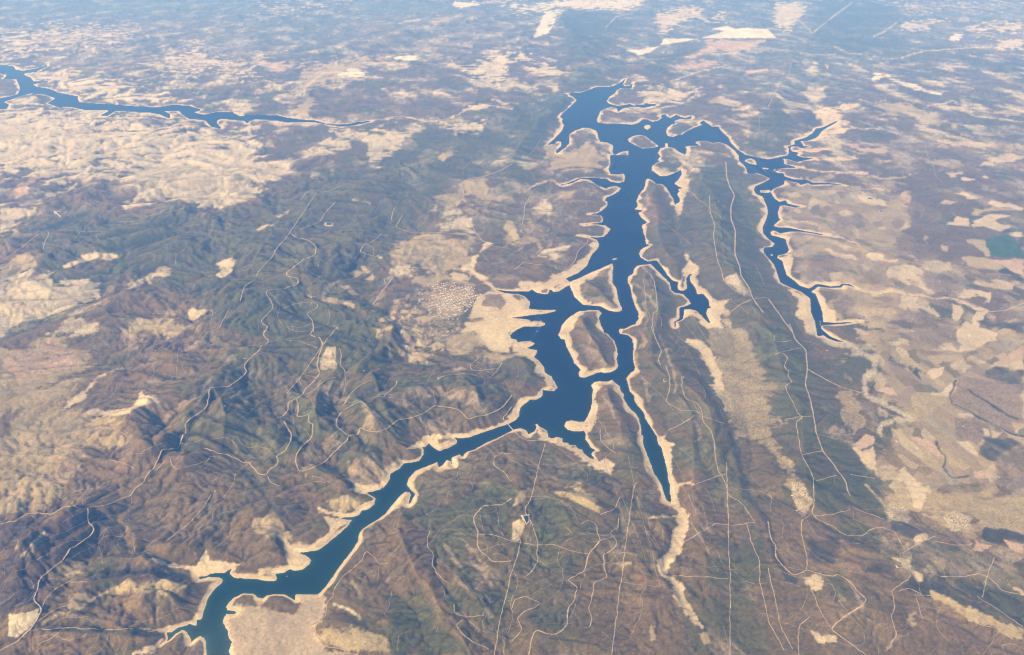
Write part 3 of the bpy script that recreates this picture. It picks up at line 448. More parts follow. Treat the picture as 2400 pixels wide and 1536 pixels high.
34 pink 3 .1 : 1850,1330 1990,1310 2010,1380 1880,1390
34 pink 2 .2 : 1110,1270 1165,1290 1130,1310
34 green 12 0 : 0,0 180,0 240,150 340,250 340,500 400,700 440,1000 500,1150 700,1400 740,1536 400,1536 300,1200 250,900 180,880 100,800 30,700 40,560 -60,400 -140,200
34 green 8 0 : 500,1030 620,1080 700,1200 850,1250 1000,1390 1030,1560 740,1560 730,1380 560,1180
34 green 5 0 : 380,330 420,420 600,560 640,590 500,540 400,480
34 scrubl 10 .4 : 600,940 760,1000 760,1080 620,1020
44 cream 2.5 0 : 1220,-20 1380,-20 1430,90 1380,230 1300,200 1280,110 1230,30
44 tan 3 0 : 1160,-20 1230,-20 1290,120 1280,200 1160,120
44 cream 4 .8 : 1080,150 1250,220 1310,300 1260,350 1100,320 1060,260
44 cream 4 .9 : 1580,240 1700,240 1850,300 1800,360 1650,420 1600,330
44 tan 8 .7 : 2040,110 2304,180 2304,460 2150,400 1940,370 1850,280 2000,240
44 dark 3 0 : 1940,380 2060,410 2140,410 2304,460 2304,520 2150,490 2170,580 2050,540 1930,490
44 pink 1.5 0 : 2110,490 2304,530 2304,640 2180,580
44 pink 3 0 : 1840,560 1870,510 2050,560 1920,600 1830,605
44 cream 3 .5 : 1310,450 1380,420 1450,460 1450,500 1330,520
44 dark 4 .1 : 1100,340 1200,340 1420,430 1300,480 1200,450 1110,400
44 dark 4 0 : 1290,290 1380,330 1500,430 1450,430 1330,340
44 dark 6 .1 : 1280,800 1420,780 1580,820 1660,960 2030,1180 1900,1170 1700,1090 1500,1000 1380,990 1180,920 1240,880
44 dark 5 .1 : 1680,900 1950,950 2304,1260 2304,1300 2050,1100 1850,1010 1650,960
44 cream 3 .1 : 1110,660 1260,680 1310,760 1410,790 1400,850 1340,890 1290,800 1190,720
44 cream 5 .3 : 300,815 480,820 520,900 440,960 340,880
44 cream 5 .3 : 620,980 680,1000 710,1060 650,1050
44 tan 4 .1 : 1480,960 1560,1000 2100,1230 2304,1310 2304,1400 2190,1400 2050,1290 1900,1260 1720,1130 1500,1010
44 cream 4 .9 : 210,-30 300,-30 400,130 390,250 320,310 270,260 210,100
44 cream 3 .1 : 390,1320 450,1330 470,1390 600,1350 600,1420 440,1430
44 tan 6 0 : 1250,1160 1330,1160 1320,1300 1220,1280
44 pink 3 0 : 2160,900 2304,960 2304,990 2200,940
44 green 10 0 : 420,-20 700,-20 740,200 600,260 430,280
44 green 8 0 : 740,-20 1000,-20 1070,180 1050,310 900,260 780,190
44 dark 14 0 : 380,490 640,480 640,600 500,700 360,640
44 green 14 0 : 500,830 620,810 760,900 880,1040 700,1080 560,1000
44 redbrown 30 0 : 0,400 700,460 1100,700 1200,900 1700,1100 2100,1300 2304,1420 2304,1600 0,1600
44 dark 5 0 : 860,770 960,700 1060,690 1180,740 1100,800 950,800
"""
# wide soft land cover, photo pixels:  class strength : points
BROAD = [
 ("green", .85, 30, [(60,640),(130,540),(280,500),(480,500),(700,430),(850,360),(1000,300),(1200,245),(1330,215),(1345,240),(1290,320),(1200,390),(1080,430),(1000,520),(925,580),(905,640),(870,700),(840,760),(900,840),(760,900),(740,860),(660,860),(620,800),(560,780),(430,700),(330,640),(220,620),(120,700)]),
 ("green", .5, 30, [(560,780),(900,700),(1000,860),(1180,900),(1200,950),(1000,1010),(900,1080),(700,1090),(640,1180),(470,1120),(430,1000),(520,880)]),
 ("green", .35, 40, [(1000,1060),(1200,1010),(1400,1110),(1560,1250),(1500,1500),(1150,1536),(950,1250)]),
 ("green", .65, 30, [(1600,420),(1740,340),(1900,800),(2000,1000),(2060,1180),(1900,1200),(1700,1200),(1500,900),(1480,650)]),
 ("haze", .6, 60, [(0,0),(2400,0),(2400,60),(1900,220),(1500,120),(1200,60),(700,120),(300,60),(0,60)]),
]

# narrow strips: tile class half-width(px) : points
STROKES = """
31 dark 3 : 1980,640 2030,740 2040,900 2020,1120
31 dark 5 : 1640,1040 1830,1110 2000,1180 2130,1260 2240,1400 2304,1460 |@42 60,90 150,200 240,260
32 dark 5 : 100,820 170,850 260,870
32 dark 3 : 1080,480 1200,520 1190,620 1130,660
32 dark 4 : 100,1370 200,1400 240,1440 330,1500
32 dark 3 : 1120,650 1180,760 1270,860
32 dark 3 : 700,520 660,640 700,760 760,860
33 dark 7 : 1960,980 2040,1200 2110,1536 |@43 2150,150 2304,330 |@44 60,640 180,840 260,860
33 dark 6 : 1700,500 1760,620 1860,760 1920,900
44 dark 2 : 690,560 720,615 830,655 1080,692
44 dark 2 : 820,1145 950,1215
43 dark 2.5 : 360,80 520,150 700,230 800,290
43 dark 2 : 1060,310 1300,320
43 dark 2 : 1150,690 1320,712
43 dark 2.5 : 340,1375 520,1400 760,1440 840,1500
34 dark 2.5 : 1690,510 1640,650 1655,725 1800,775 1900,850 2050,905 2180,995 2304,1022
34 dark 2 : 1500,1050 1590,1200 1580,1290 1660,1380 1800,1370
34 dark 2.5 : 950,520 920,640 1040,710 1200,800
34 dark 2 : 1800,580 1900,660 2050,760 2250,860
41 dark 4 : 350,1300 560,1300 900,1320 1100,1340 1380,1360
41 dark 4 : 1000,800 1200,790 1380,780 1640,830 1780,880
41 dark 5 : 1090,560 1260,590 1330,650
23 sand 2.2 : 150,250 220,200 360,165 440,207
24 sand 1.6 : 680,212 850,240 1040,248
24 sand 1.6 : 550,655 700,690 830,760
24 sand 3 : 740,1110 800,1145 960,1185 1100,1150 1250,1185 1500,1230 1620,1215 1750,1260 1960,1345
24 sand 1.6 : 300,50 500,90 900,100
14 sand 1.6 : 500,1160 800,1155 990,1165
12 sand 2.5 : 820,1120 900,1110 1200,1065 1380,1060 1560,1100 1680,1095 1850,1010 1940,960 2060,940 2304,975
12 dark 1.2 : 1300,1058 1560,1107 1680,1090 1760,1050 1840,1005 1880,970 1940,940 2060,930 2304,970
12 pale 2 : 430,800 600,660 900,640
34 wash 8 : 360,-20 420,60 520,140 620,185 760,205 850,215 900,215
34 wash 7 : 760,215 850,270 960,320 970,400 900,460 860,540 880,620 950,680
34 wash 5 : 920,660 1050,710 1150,760 1230,820 1260,850
34 wash 6 : 1260,850 1150,870 1040,900 1000,960
34 wash 3 : 1000,960 1020,1010
23 scrubl 3 : 1090,1090 1180,1150 1290,1290
23 scrubl 3 : 1170,950 1240,980 1270,1150
23 scrubl 3 : 1180,1250 1220,1400 1200,1500
23 scrubl 3 : 1220,290 1230,380 1180,420
33 scrubl 4 : 1150,60 1200,150 1160,210
33 scrubl 3 : 1110,250 1130,350 1100,400
33 scrubl 3 : 1170,450 1210,620 1240,700
33 scrubl 3 : 1330,100 1400,280 1470,450 1470,620
33 scrubl 3 : 1640,880 1700,1000 1660,1060
33 scrubl 3 : 690,60 700,200
33 scrubl 2.5 : 820,640 900,760 960,900
42 scrubl 4 : 1900,560 2020,700 2180,890
42 scrubl 5 : 1830,880 2000,1000 2130,1170
42 scrubl 4 : 860,880 950,1010
42 pale 3.5 : 700,1080 870,1140 940,1210
42 scrubl 5 : 1700,560 1760,640 1850,740
42 scrubl 4 : 1290,560 1200,640
31 scrubl 5 : 1500,830 1750,650
31 scrubl 4 : 1340,1000 1600,760
31 scrubl 5 : 1640,250 1780,180 1700,100
22 scrubl 4 : 600,1240 640,1130 760,1050
22 scrubl 5 : 1060,1330 1180,1100 1240,1020
32 scrubl 4 : 700,700 740,600 790,520
41 pale 3 : 200,640 300,520 400,430
41 tan 3 : 380,1260 520,1160 700,1130 900,1000 1130,900
14 pale 1.5 : 160,60 400,300 560,170 760,20
14 pale 1.5 : 600,420 720,480 850,490
14 pale 1.5 : 700,560 900,650
14 pale 1.5 : 1400,970 1660,910 1820,990 1830,1040 2304,1100
14 pale 1.5 : 1160,205 1040,290 950,330
14 pale 1.5 : 1200,520 1400,460 2000,420
13 pale 1.5 : 1440,730 1700,640 1930,590
13 pale 1.5 : 850,240 940,150 1080,120
22 pale 2 : 880,340 960,350 1020,370
23 scrubl 2.5 : 640,150 760,260 700,300
44 scrubl 4 : 1050,1500 1160,1360 1260,1340
44 scrubl 4 : 700,1180 850,1090 720,860
44 tan 3 : 880,0 1000,120 1080,200
"""
# chequerboards of small holdings: tile cell-size(m) strength : outline
PARCELS = """
22 120 .85 : 1200,760 1300,680 1500,650 1700,640 1980,730 1960,860 1900,960 1740,1000 1400,1040 1200,1040
22 100 .8 : 1480,1100 1620,1090 1560,1180 1530,1300 1700,1400 1900,1420 1880,1560 1300,1560 1180,1380 1240,1200 1400,1180
32 95 .85 : 1300,-30 1950,-20 1900,60 1780,120 1760,220 1650,260 1560,330 1380,360 1290,280 1290,180
22 150 .6 : 1600,300 1850,200 2080,180 2200,330 2150,460 1900,500 1700,500 1560,440
22 120 .6 : 1650,620 1800,480 1900,500 1960,620 1900,680
23 200 .5 : 0,560 100,300 350,330 520,380 500,800 250,870 0,840
24 330 .6 : 130,200 1000,250 1300,300 1250,640 1600,900 3300,850 3300,1536 520,1400 560,1180 300,1060 200,850
34 300 .65 : 1000,-20 3300,-20 3300,1536 1000,1536 980,1300 1100,1000 1240,830 1000,600 1000,250
14 500 .5 : 1400,1150 3300,1150 3300,1536 900,1536 1000,1330
14 900 .5 : 1250,0 3300,0 3300,500 1800,520 1700,400 1250,150
13 900 .45 : 0,0 1200,0 1100,120 500,80 0,150
12 800 .4 : 900,120 2304,60 2304,420 1500,560 900,500
11 700 .35 : 300,250 2304,150 2304,650 900,700 300,560
44 260 .35 : 1000,300 3300,200 3300,1000 1300,900 1000,700
"""
ROADS = """
31 3 : 2304,260 2250,310 2200,360 2200,400 2230,425 2150,500 2060,565 1960,572 1885,575 1880,660 1860,750 1780,810 1665,890 1680,960 1630,1040 1615,1120 1540,1125 1455,1135 1430,1200 1390,1290 1320,1360 1300,1420 1200,1490 |@41 1210,40 1190,90 1100,130 960,185 790,210
31 2 : 1400,1310 1460,1270 1510,1190 1530,1190 1545,1270 1580,1310 1680,1290 1860,1235 1890,1205
31 2 : 950,1260 965,1215 1100,1250 1210,1300
31 1 : 1620,515 1590,510 1590,400 1610,210
31 3 : 1830,1115 1960,1165 2030,1170 2140,1220 2200,1260 2250,1235 2260,1280 2304,1320 2334,1355 2404,1355 2424,1305 2494,1270 2509,1220 2484,1190 2564,1150 2624,1040 2624,990 2584,930 2554,870
31 2 : 820,960 900,930 1000,935 1080,965 1160,1025
31 1 : 1400,620 1550,600
31 1 : 1700,1400 1900,1200
32 2 : 100,1360 130,1430 220,1460
32 3 : 215,850 285,790 290,710 420,640 440,590 520,520 580,440 550,400 560,290 600,200 590,140 480,95 525,40 510,-10
32 2 : 290,610 400,480 500,340 600,190 740,20
32 3 : 365,670 380,750 370,840 480,820 470,880 515,910 505,1020 430,1090 360,1170 360,1250 380,1320 440,1325 600,1255 700,1160 830,1040 820,1005 920,995 935,930 1020,975 1120,970 1200,930 1270,865 1400,845 1500,810 1610,735 1700,745 1830,770 1905,860 2100,810 2220,750 2260,700 2304,640
32 2 : 820,1000 720,920 730,850 780,780 940,690 1040,780
32 2 : 450,635 540,580 640,490 730,480
32 2 : 780,740 860,620 940,550 1050,500
32 2 : 1150,650 1250,570 1270,510
32 2 : 2215,340 2190,400 2050,415 1950,425 1920,370 2010,310 1980,280
32 2 : 2190,400 2120,475
32 2 : 1640,490 1750,455 1900,450 2050,480
32 1 : 1620,480 1740,410
32 2 : 2304,740 2280,780 2220,840 2232,868
32 2 : 750,215 770,260 755,370 820,450
32 3 : 0,265 120,155 60,100 110,20 50,0
32 2 : 300,145 430,170 550,215
32 1 : 2140,1115 2080,1180 2050,1250
32 2 : 2304,1165 2200,1165 2140,1200 2140,1270 2220,1320 2304,1420
32 1 : 1990,1280 1950,1330 1920,1420 1960,1460 1940,1510
32 1 : 1905,860 1810,960
32 1 : 1590,590 1620,720
22 2 : 780,210 650,270 555,262 510,250 440,290 400,350 300,345
22 2 : 550,270 450,420 330,600 260,700 200,760 130,880 50,950 0,1030
22 2 : 720,360 620,460 580,540 450,590 400,610
22 3 : 320,645 350,680 460,700 545,765 530,845 430,880 300,980 265,1030 380,1050 385,1095 250,1145
22 2 : 250,1145 110,1150 80,1180 130,1240 160,1310 40,1440 110,1490 60,1536
22 2 : 230,1325 350,1280 520,1260 565,1290 550,1320 450,1365 510,1430 520,1536
22 1 : 0,960 200,985 460,1030
22 2 : 1260,400 1230,450 1215,530
22 2 : 1320,480 1250,590 1400,640 1500,640 1700,640 1900,660 2050,710 2100,750 2304,790
22 2 : 1130,650 1050,720 980,740 930,810 1090,860
22 1 : 930,810 880,890 830,820
22 3 : 1050,1290 1110,1200 1190,1100 1240,1030 1370,955 1450,950 1540,960 1590,900 1600,860 1700,810 1800,770 2020,730
22 2 : 1150,1040 1165,1110
22 1 : 1580,670 1610,750 1720,800
22 2 : 1780,970 1930,1000 1940,1030 1870,1110
22 1 : 1930,0 1860,70 1800,40
22 3 : 2304,20 2200,80 2060,130 1900,155 1840,210 1880,300 1800,400
22 1 : 1500,20 1470,80 1490,120
22 2 : 1880,470 1950,580 1980,650 2050,720
22 1 : 2020,810 2100,900 2200,950 2304,965
23 2 : 0,965 40,965 100,900 200,925 400,935 390,965 490,970 570,890 590,810 680,730 685,690
23 1 : 0,830 110,875 190,850
23 3 : 1925,0 1930,130 1960,230 2005,300 1970,400 1970,520 2010,620 2005,830 2050,950 2060,1030 2120,1110 2170,1240 2250,1340 2260,1370
23 2 : 1780,300 1780,450 1830,580 1810,650 1830,780 1850,900 1890,990 1900,1060 1990,1150 2110,1215
23 2 : 1970,1350 2060,1280 2170,1235 2304,1220
23 1 : 1690,880 1860,830
23 2 : 1160,940 1250,1020 1280,1080 1300,1200 1310,1350 1270,1350 1260,1450 1280,1536
23 1 : 1310,1350 1350,1430 1340,1500
23 1 : 1260,1360 1400,1370
23 1 : 2060,530 2140,490
23 1 : 1990,560 2160,600 2304,720
23 2 : 90,570 110,470 110,400 170,300
23 1 : 150,560 250,510 240,480
23 1 : 2190,930 2240,1030 2270,1110
33 2 : 1250,20 1290,130 1350,250 1310,320 1340,375
33 2 : 1380,370 1420,480 1420,600 1380,700 1520,780 1650,780 1710,820
33 2 : 1530,470 1530,590 1570,680 1670,710 1710,790 1720,880 1790,960 1820,1060 1830,1200 1860,1330 1920,1420 1945,1536 |@43 2060,160 2180,330
33 2 : 1400,960 1510,910 1650,820
33 2 : 1720,830 1920,900
33 1 : 1400,210 1450,260 1550,305 1580,220
33 1 : 1570,500 1650,505 1720,570 1745,660 1700,700
33 2 : 790,950 800,1050 850,1110 940,1165
33 2 : 1650,1440 1930,1345
33 2 : 300,1070 240,1280 180,1536 |@43 160,160 120,200 120,260 170,330 210,440 235,540 220,620 240,680 180,780 110,840
33 1 : 130,1200 250,1300 330,1420 480,1470 620,1460
33 1 : 300,1050 450,1140 580,1250 680,1350 680,1420
33 2 : 0,950 90,1030 150,1050 300,1050
33 1 : 0,530 60,460 50,360
34 3 : 190,0 225,80 240,140 340,230 355,400 335,550 380,680 410,830 440,1000 490,1140 600,1280 700,1420 730,1536 |@44 740,110
34 2 : 300,215 150,245 60,275
34 2 : 130,260 180,300 140,390 200,430 170,460 220,520 150,560 180,630 220,700 270,810 320,840 250,880 270,1000 300,1180 380,1320 410,1400 410,1536 |@44 415,180 385,250 440,310 600,390 700,460 850,465 920,400 1020,385 1150,430 1190,520 1230,580
34 2 : 150,860 300,835 410,828
34 2 : 300,1180 490,1140
34 3 : 355,405 500,490 660,570 850,620
34 1 : 370,610 560,670
34 2 : 450,995 600,1030
34 2 : 430,1415 620,1360
34 1 : 490,900 540,1010
34 2 : 740,1355 960,1390
34 2 : 60,100 45,140 100,165 220,145
34 1 : 220,145 180,110 130,92 60,100
34 1 : 240,140 400,170 500,210
34 1 : 370,280 550,310 720,310
34 1 : 1380,860 1440,740 1450,640
34 1 : 1660,870 1700,930 1670,1000 1700,1070
34 1 : 1180,400 1380,530 1410,490 1600,590
34 2 : 1640,720 1800,785 1900,870 2050,915 2180,1005 2304,1030
41 3 : 790,210 795,340 845,400 820,460 740,520 620,590 570,680 370,835 330,950 300,1050 350,1080 375,1130 300,1270 150,1420 0,1490
41 3 : 790,215 660,215 600,195 560,230 460,275 350,255 240,265 140,330 0,355
41 1 : 770,230 560,340
41 2 : 790,880 600,880 500,940 400,1040 380,1110
41 2 : 1900,90 1830,210 1700,350 1500,510
41 1 : 300,1000 230,1070 100,1100
41 2 : 330,1240 450,1150 560,1100 800,1060
41 2 : 360,1310 560,1295 760,1300 1000,1310 1200,1300
41 1 : 640,30 630,80 740,95 800,50
41 2 : 570,1300 450,1390 340,1450
41 1 : 740,190 750,110 820,60
42 1 : 1800,40 1720,70 1720,130 1650,160 1650,200 1550,270 1570,330
42 2 : 1570,415 1540,480 1540,560 1600,630 1580,710 1640,820 1720,880
42 2 : 690,1020 700,950 780,830 950,690 980,610 1010,600 1120,720 1190,710
42 2 : 690,1010 640,1060 620,1200 530,1280 540,1360 620,1460 720,1470 900,1530
42 1 : 1110,720 1090,880
42 1 : 1220,750 1240,820 1340,830
42 1 : 1220,960 1200,1080 1150,1180
42 3 : 2304,120 2230,180 2040,195 1950,300 2000,440 1990,540 2020,600 2140,700 2304,690
42 2 : 2000,450 2130,450 2304,510 |@43 200,545 400,545 500,590 690,630
42 2 : 2384,500 2344,680 2290,820 2260,960 2200,1200 2150,1500 2145,1560
42 2 : 2060,1175 1950,1200 1870,1190 1780,1150 1780,1070
42 2 : 1870,1210 1800,1270 1850,1340 1950,1420 2100,1480
42 1 : 1695,930 1700,1020 1750,1080
42 1 : 1420,920 1415,1000
42 1 : 1500,1040 1530,1130
42 1 : 1640,1270 1620,1330
42 1 : 1270,1500 1280,1360 1400,1310
43 1 : 120,170 200,130 350,115
43 3 : 800,500 690,630 650,780 500,865 590,920 560,1040 500,1130 500,1260 420,1340 350,1350 210,1310 180,1400 150,1536
43 2 : 620,350 700,320 760,370 765,440 800,510
43 2 : 960,300 960,390 870,430 940,500 940,560 820,640 830,750 860,840 740,880 730,960 710,1050 690,1130 720,1200 700,1280 650,1295
43 2 : 970,110 920,230 790,270
43 2 : 1130,-20 1100,0 1060,260 1010,640 1000,750 970,950 930,1260 895,1560
43 1 : 1000,880 1150,900 1320,920 1420,890
43 2 : 1440,820 1650,830 1950,850
43 2 : 1930,-200 1935,0 1945,270 1950,570 1965,800 1960,1560
43 2 : 1530,530 1680,440 1840,350 1990,370 2190,340
43 2 : 2110,340 2150,500 2230,700 2230,880 2280,1080 2304,1220 |@44 150,1500
43 1 : 2060,870 2200,895 2304,890
43 1 : 1360,400 1360,560
43 1 : 1590,60 1600,130 1650,240
43 1 : 1710,180 1770,400
43 1 : 1740,30 1790,110 1830,250
43 2 : 0,1110 20,1040 130,1005 250,1060 240,1090 100,1150 45,1210 95,1310 0,1410
43 1 : 1570,740 1620,880
43 1 : 1900,1280 1960,1480
43 1 : 600,340 550,240 520,215
44 3 : 0,330 20,480 75,560 60,640 130,730 230,820 350,770 450,800 590,830 620,805 720,860 800,950 890,1040 850,1090 700,1180 560,1300 700,1400 920,1560
44 2 : 380,280 300,320 300,450 350,650 350,770
44 2 : 415,290 600,265 740,225
44 2 : 780,215 920,270 1050,315
44 2 : 330,830 400,960 450,1100 560,1290
44 2 : 0,750 30,900 70,1050 110,1280 220,1480
44 1 : 30,850 150,880 300,920
44 2 : 380,1190 280,1260 270,1400 280,1560
44 2 : 1210,620 1330,540 1510,460
44 2 : 1190,630 1190,690 1290,820 1170,920 1110,950 1145,1100 1110,1200 1160,1360 1060,1500
44 2 : 1170,960 1270,930 1390,995
44 2 : 1330,1010 1390,1210
44 2 : 1310,1000 1500,1000 1700,1110 1900,1260 2050,1290 2200,1400
44 2 : 1390,760 1560,830 1780,830 1900,800 2000,840 2100,950 2304,1000
44 2 : 1930,1020 1970,820 2040,650
44 2 : 1880,1010 2050,1110 2304,1290
44 1 : 1930,1536 2080,1320
44 2 : 1500,510 1680,545 1830,550 1830,520
44 1 : 1230,0 1290,110 1300,200 1400,330 1510,420
44 1 : 970,0 1080,150 1080,190
24 3 : 0,1230 50,1300 120,1400 220,1536
24 1 : 420,910 600,910
24 1 : 1360,520 1410,430 1350,390
24 2 : 1180,880 1400,930 1700,940 1950,970
24 1 : 1450,0 1500,60 1500,120 1600,220
24 3 : 820,1140 960,1190 1100,1145 1300,1190 1500,1230 1700,1240 1960,1350 2130,1340 2304,1270
24 1 : 620,200 700,225 880,245 1050,250
24 1 : 1240,560 1400,600 1600,640
21 2 : 0,900 200,770 330,660 440,620 440,660 400,720 390,790
21 1 : 740,570 710,660 560,800
21 2 : 1050,540 1200,540 1330,490 1580,440 1700,400
21 1 : 1580,860 1580,940 1600,945
21 1 : 1650,940 1750,965
21 1 : 860,660 900,740 990,690
21 1 : 2090,550 2260,470
21 1 : 1660,490 1730,525
21 2 : 2304,1060 2200,1120 2160,1260
21 1 : 2070,1055 2304,1060
21 2 : 2060,1330 1970,1500
21 1 : 1090,1340 1140,1400 1220,1370
21 2 : 0,1050 200,990 340,900
13 1 : 880,470 860,560 810,680 720,740
13 1 : 940,150 850,240 850,280 700,330
13 1 : 530,240 530,390 560,430
13 1 : 160,1000 190,1060 160,1110
13 1 : 1350,570 1290,660
13 1 : 270,1240 200,1350 130,1430
13 1 : 2230,1040 2220,1200 2170,1290
14 2 : 270,500 200,600 190,700 100,780 50,870 0,970
14 1 : 130,600 40,760 40,870
14 1 : 50,870 110,920
14 1 : 1130,1190 1230,1320 1270,1410
14 1 : 1250,1210 1420,1290 1430,1400 1500,1520
14 1 : 860,1130 920,1070
14 1 : 720,1240 840,1210 990,1165
14 1 : 740,560 830,630 940,670
14 1 : 1400,980 1650,910 1800,980 1830,1040
14 1 : 2030,440 2120,570 2280,620
14 1 : 1640,820 1720,740
14 1 : 1850,1040 1950,1120 2030,1150
14 1 : 1800,1130 1980,1190 2200,1220 2304,1215
"""
# crests: photo tile, height m, half-width m, points on the crest
RIDGES = """
42 150 520 : 1350,110 1290,250 1290,400 1380,600 1500,860 1600,980 1700,1220 1950,1536
41 330 750 : 200,680 330,520 430,420 600,310 780,225
41 200 500 : 620,590 800,470 950,350 1040,390
41 150 420 : 830,870 1100,800 1390,790 1640,860 1790,900
41 170 450 : 1060,640 1300,640 1390,700
41 160 500 : 1400,560 1700,560 1840,600
41 120 380 : 380,1230 700,1180 1000,1260
41 130 400 : 420,1370 900,1360 1200,1370 1450,1380
41 90 380 : 1380,1040 1500,950 1700,1080
41 120 500 : 1130,620 1050,460 1090,350
41 120 450 : 1250,560 1230,450 1120,330
32 260 900 : 1150,680 1400,560 1600,535 1850,550 2000,620 2080,760
32 220 550 : 720,470 620,560 590,760 600,960
32 220 500 : 940,690 1060,790 1110,950
32 200 500 : 1050,490 1100,560 1180,740 1250,860
32 150 450 : 900,1190 1100,1280 1280,1200
32 160 500 : 400,1130 560,1110 760,1060
32 140 450 : 500,1330 650,1400 780,1480
42 150 450 : 0,250 150,180 230,250
42 120 400 : 0,460 150,450 300,600
31 260 700 : 1700,880 1870,600 1980,720 2040,900
31 220 600 : 1840,920 2020,980 2020,1060
31 200 550 : 1700,1060 1850,1100 1960,1170
31 220 600 : 1250,1150 1400,1180 1560,1060
31 180 550 : 1560,1220 1680,1290 1880,1200
31 240 900 : 1150,900 1400,700 1650,620 1880,560
31 200 800 : 1600,300 1900,220 2200,280 2304,330
31 70 350 : 850,990 950,950 1060,990
32 220 900 : 0,300 180,280 400,250
32 200 700 : 900,480 1000,330 1150,200 1250,60
22 280 1300 : 0,1200 300,1100 500,900 700,820 1000,700
22 260 1300 : 0,850 250,600 500,450 800,300 1200,120 1700,-60
21 260 1100 : 1050,620 1300,560 1600,470 1900,500 2304,360
21 220 900 : 300,250 600,150 900,130 1250,150
21 220 900 : 600,330 800,300 930,200
21 200 900 : 0,250 150,160 400,100
21 240 1100 : 420,860 700,740 1000,700 1400,620
21 240 1100 : 1000,1280 1400,1200 1800,1200 2304,1100
21 180 700 : 700,1330 850,1310 960,1370 1020,1450
23 170 1100 : 1700,60 1800,300 1900,600 1930,900 2000,1050 2150,1200 |@34 100,300 260,900 420,1400
14 330 2200 : 230,480 130,700 60,900 20,1150
13 260 1500 : 420,170 600,400 750,600
13 240 1500 : 1150,600 1400,540 1700,500 2000,480
13 200 900 : 0,1450 150,1200 300,1020 480,880
23 110 600 : 1220,220 1260,500 1380,800 1440,980
23 110 600 : 1200,1000 1260,1200 1290,1440 |@33 1260,300 1450,600 1560,900 1650,1300 |@43 1700,300 1750,800
23 100 500 : 690,1100 820,1180 880,1260
33 110 500 : 640,0 740,200 800,320
33 120 600 : 820,600 950,800 1050,1100 1150,1350
33 160 900 : 1480,300 1560,600 1720,800 1850,1150
23 100 700 : 250,950 480,860 600,780
23 80 600 : 500,80 700,80
23 80 600 : 500,280 700,260
33 80 600 : 60,350 180,430 120,560
43 120 500 : 350,80 500,130 680,220 800,290
43 130 600 : 480,0 700,60 850,150
43 110 600 : 300,350 480,330 600,430
43 110 600 : 200,950 480,800
43 110 500 : 1080,300 1300,320
43 110 500 : 1080,680 1200,640 1330,690
43 100 500 : 1200,1110 1300,1090 1440,1040
43 120 500 : 330,1380 600,1400 830,1480
43 100 500 : 1200,920 1320,930
42 130 600 : 1800,850 1950,1000 2100,1150
42 120 700 : 600,1220 800,1240 1050,1300
42 110 700 : 800,1020 1000,1100 1200,1250
44 90 600 : 700,600 850,660 1080,690
44 110 600 : 1680,1000 1900,1120 2150,1250
44 100 500 : 790,1150 950,1200
44 60 500 : 1100,330 1300,420
24 90 900 : 500,700 800,800 1100,870
12 200 2000 : 900,900 1200,850 1600,830
12 200 2000 : 200,900 500,820
12 260 2500 : 300,500 900,400 1500,250 2000,150
11 220 2000 : 200,1300 700,1150 1100,1080
11 220 2000 : 600,1400 1100,1250 1700,1150
11 220 3000 : 0,480 700,420 1300,330
14 240 2500 : 1250,480 1700,470 2000,560
14 180 1500 : 300,620 700,820 1200,880
14 240 3000 : 1000,300 1250,150 1500,60
"""
# terrain roughness: x, y (photo px), radius px, extra amplitude
ROUGH = [(350,1250,420,1.3),(700,1050,350,1.3),(150,1350,300,1.1),(700,650,350,1.1),(300,400,380,1.1),(1000,700,120,-.8),
         (1200,1300,350,.5),(1650,1300,300,.2),(2200,900,380,-.45),(2100,600,330,-.5),(100,950,230,-.55),(1150,760,110,-.9),
         (1700,950,140,-.5),(500,150,500,.3),(1500,100,600,.2),(1300,470,200,-.1),(2150,1400,300,.1),(740,1480,130,-.8)]
# ------------------------------------------------------------------ the ground grid (fans out from below the flight path, finer near, coarser far)
U = np.concatenate([np.linspace(-1300, -420, 24)[:-1], np.arange(-420, -62, 5.5), np.arange(-60, 2461, 2.25), np.arange(2466, 2820, 5.5), np.linspace(2830, 3700, 24)])
V = np.concatenate([np.linspace(2100, 1575, 80)[:-1], np.arange(1568, -22, -1.9), -22 - 262 * np.linspace(0.02, 1, 46)])
NU, NV = len(U), len(V)
GU, GV = np.meshgrid(U, V)
X, Y = ground(GU, GV)
ycell = np.abs(np.gradient(Y[:, 0]))[:, None] * np.ones((1, NU))
xcell = np.abs(np.gradient(X, axis=1))
cell = np.sqrt(ycell * xcell)

_perm = rng.permutation(256).astype(np.int64)
_perm = np.concatenate([_perm, _perm])
_ang = rng.uniform(0, 2 * math.pi, 256)
_gx, _gy = np.cos(_ang).astype(np.float32), np.sin(_ang).astype(np.float32)

def perlin(x, y, seed=0):
    x = x + seed * 17.31; y = y + seed * 9.77
    xi = np.floor(x).astype(np.int64); yi = np.floor(y).astype(np.int64)
    xf = (x - xi).astype(np.float32); yf = (y - yi).astype(np.float32)
    xi &= 255; yi &= 255
    u = xf * xf * xf * (xf * (xf * 6 - 15) + 10); v = yf * yf * yf * (yf * (yf * 6 - 15) + 10)
    x1 = (xi + 1) & 255; y1 = (yi + 1) & 255
    def g(a, b, dx, dy):
        h = _perm[_perm[a] + b]
        return _gx[h] * dx + _gy[h] * dy
    n00 = g(xi, yi, xf, yf); n10 = g(x1, yi, xf - 1, yf)
    n01 = g(xi, y1, xf, yf - 1); n11 = g(x1, y1, xf - 1, yf - 1)
    a = n00 + u * (n10 - n00); b = n01 + u * (n11 - n01)
    return (a + v * (b - a)) * 1.5

def sstep(a, b, x):
    t = np.clip((x - a) / (b - a), 0, 1)
    return t * t * (3 - 2 * t)

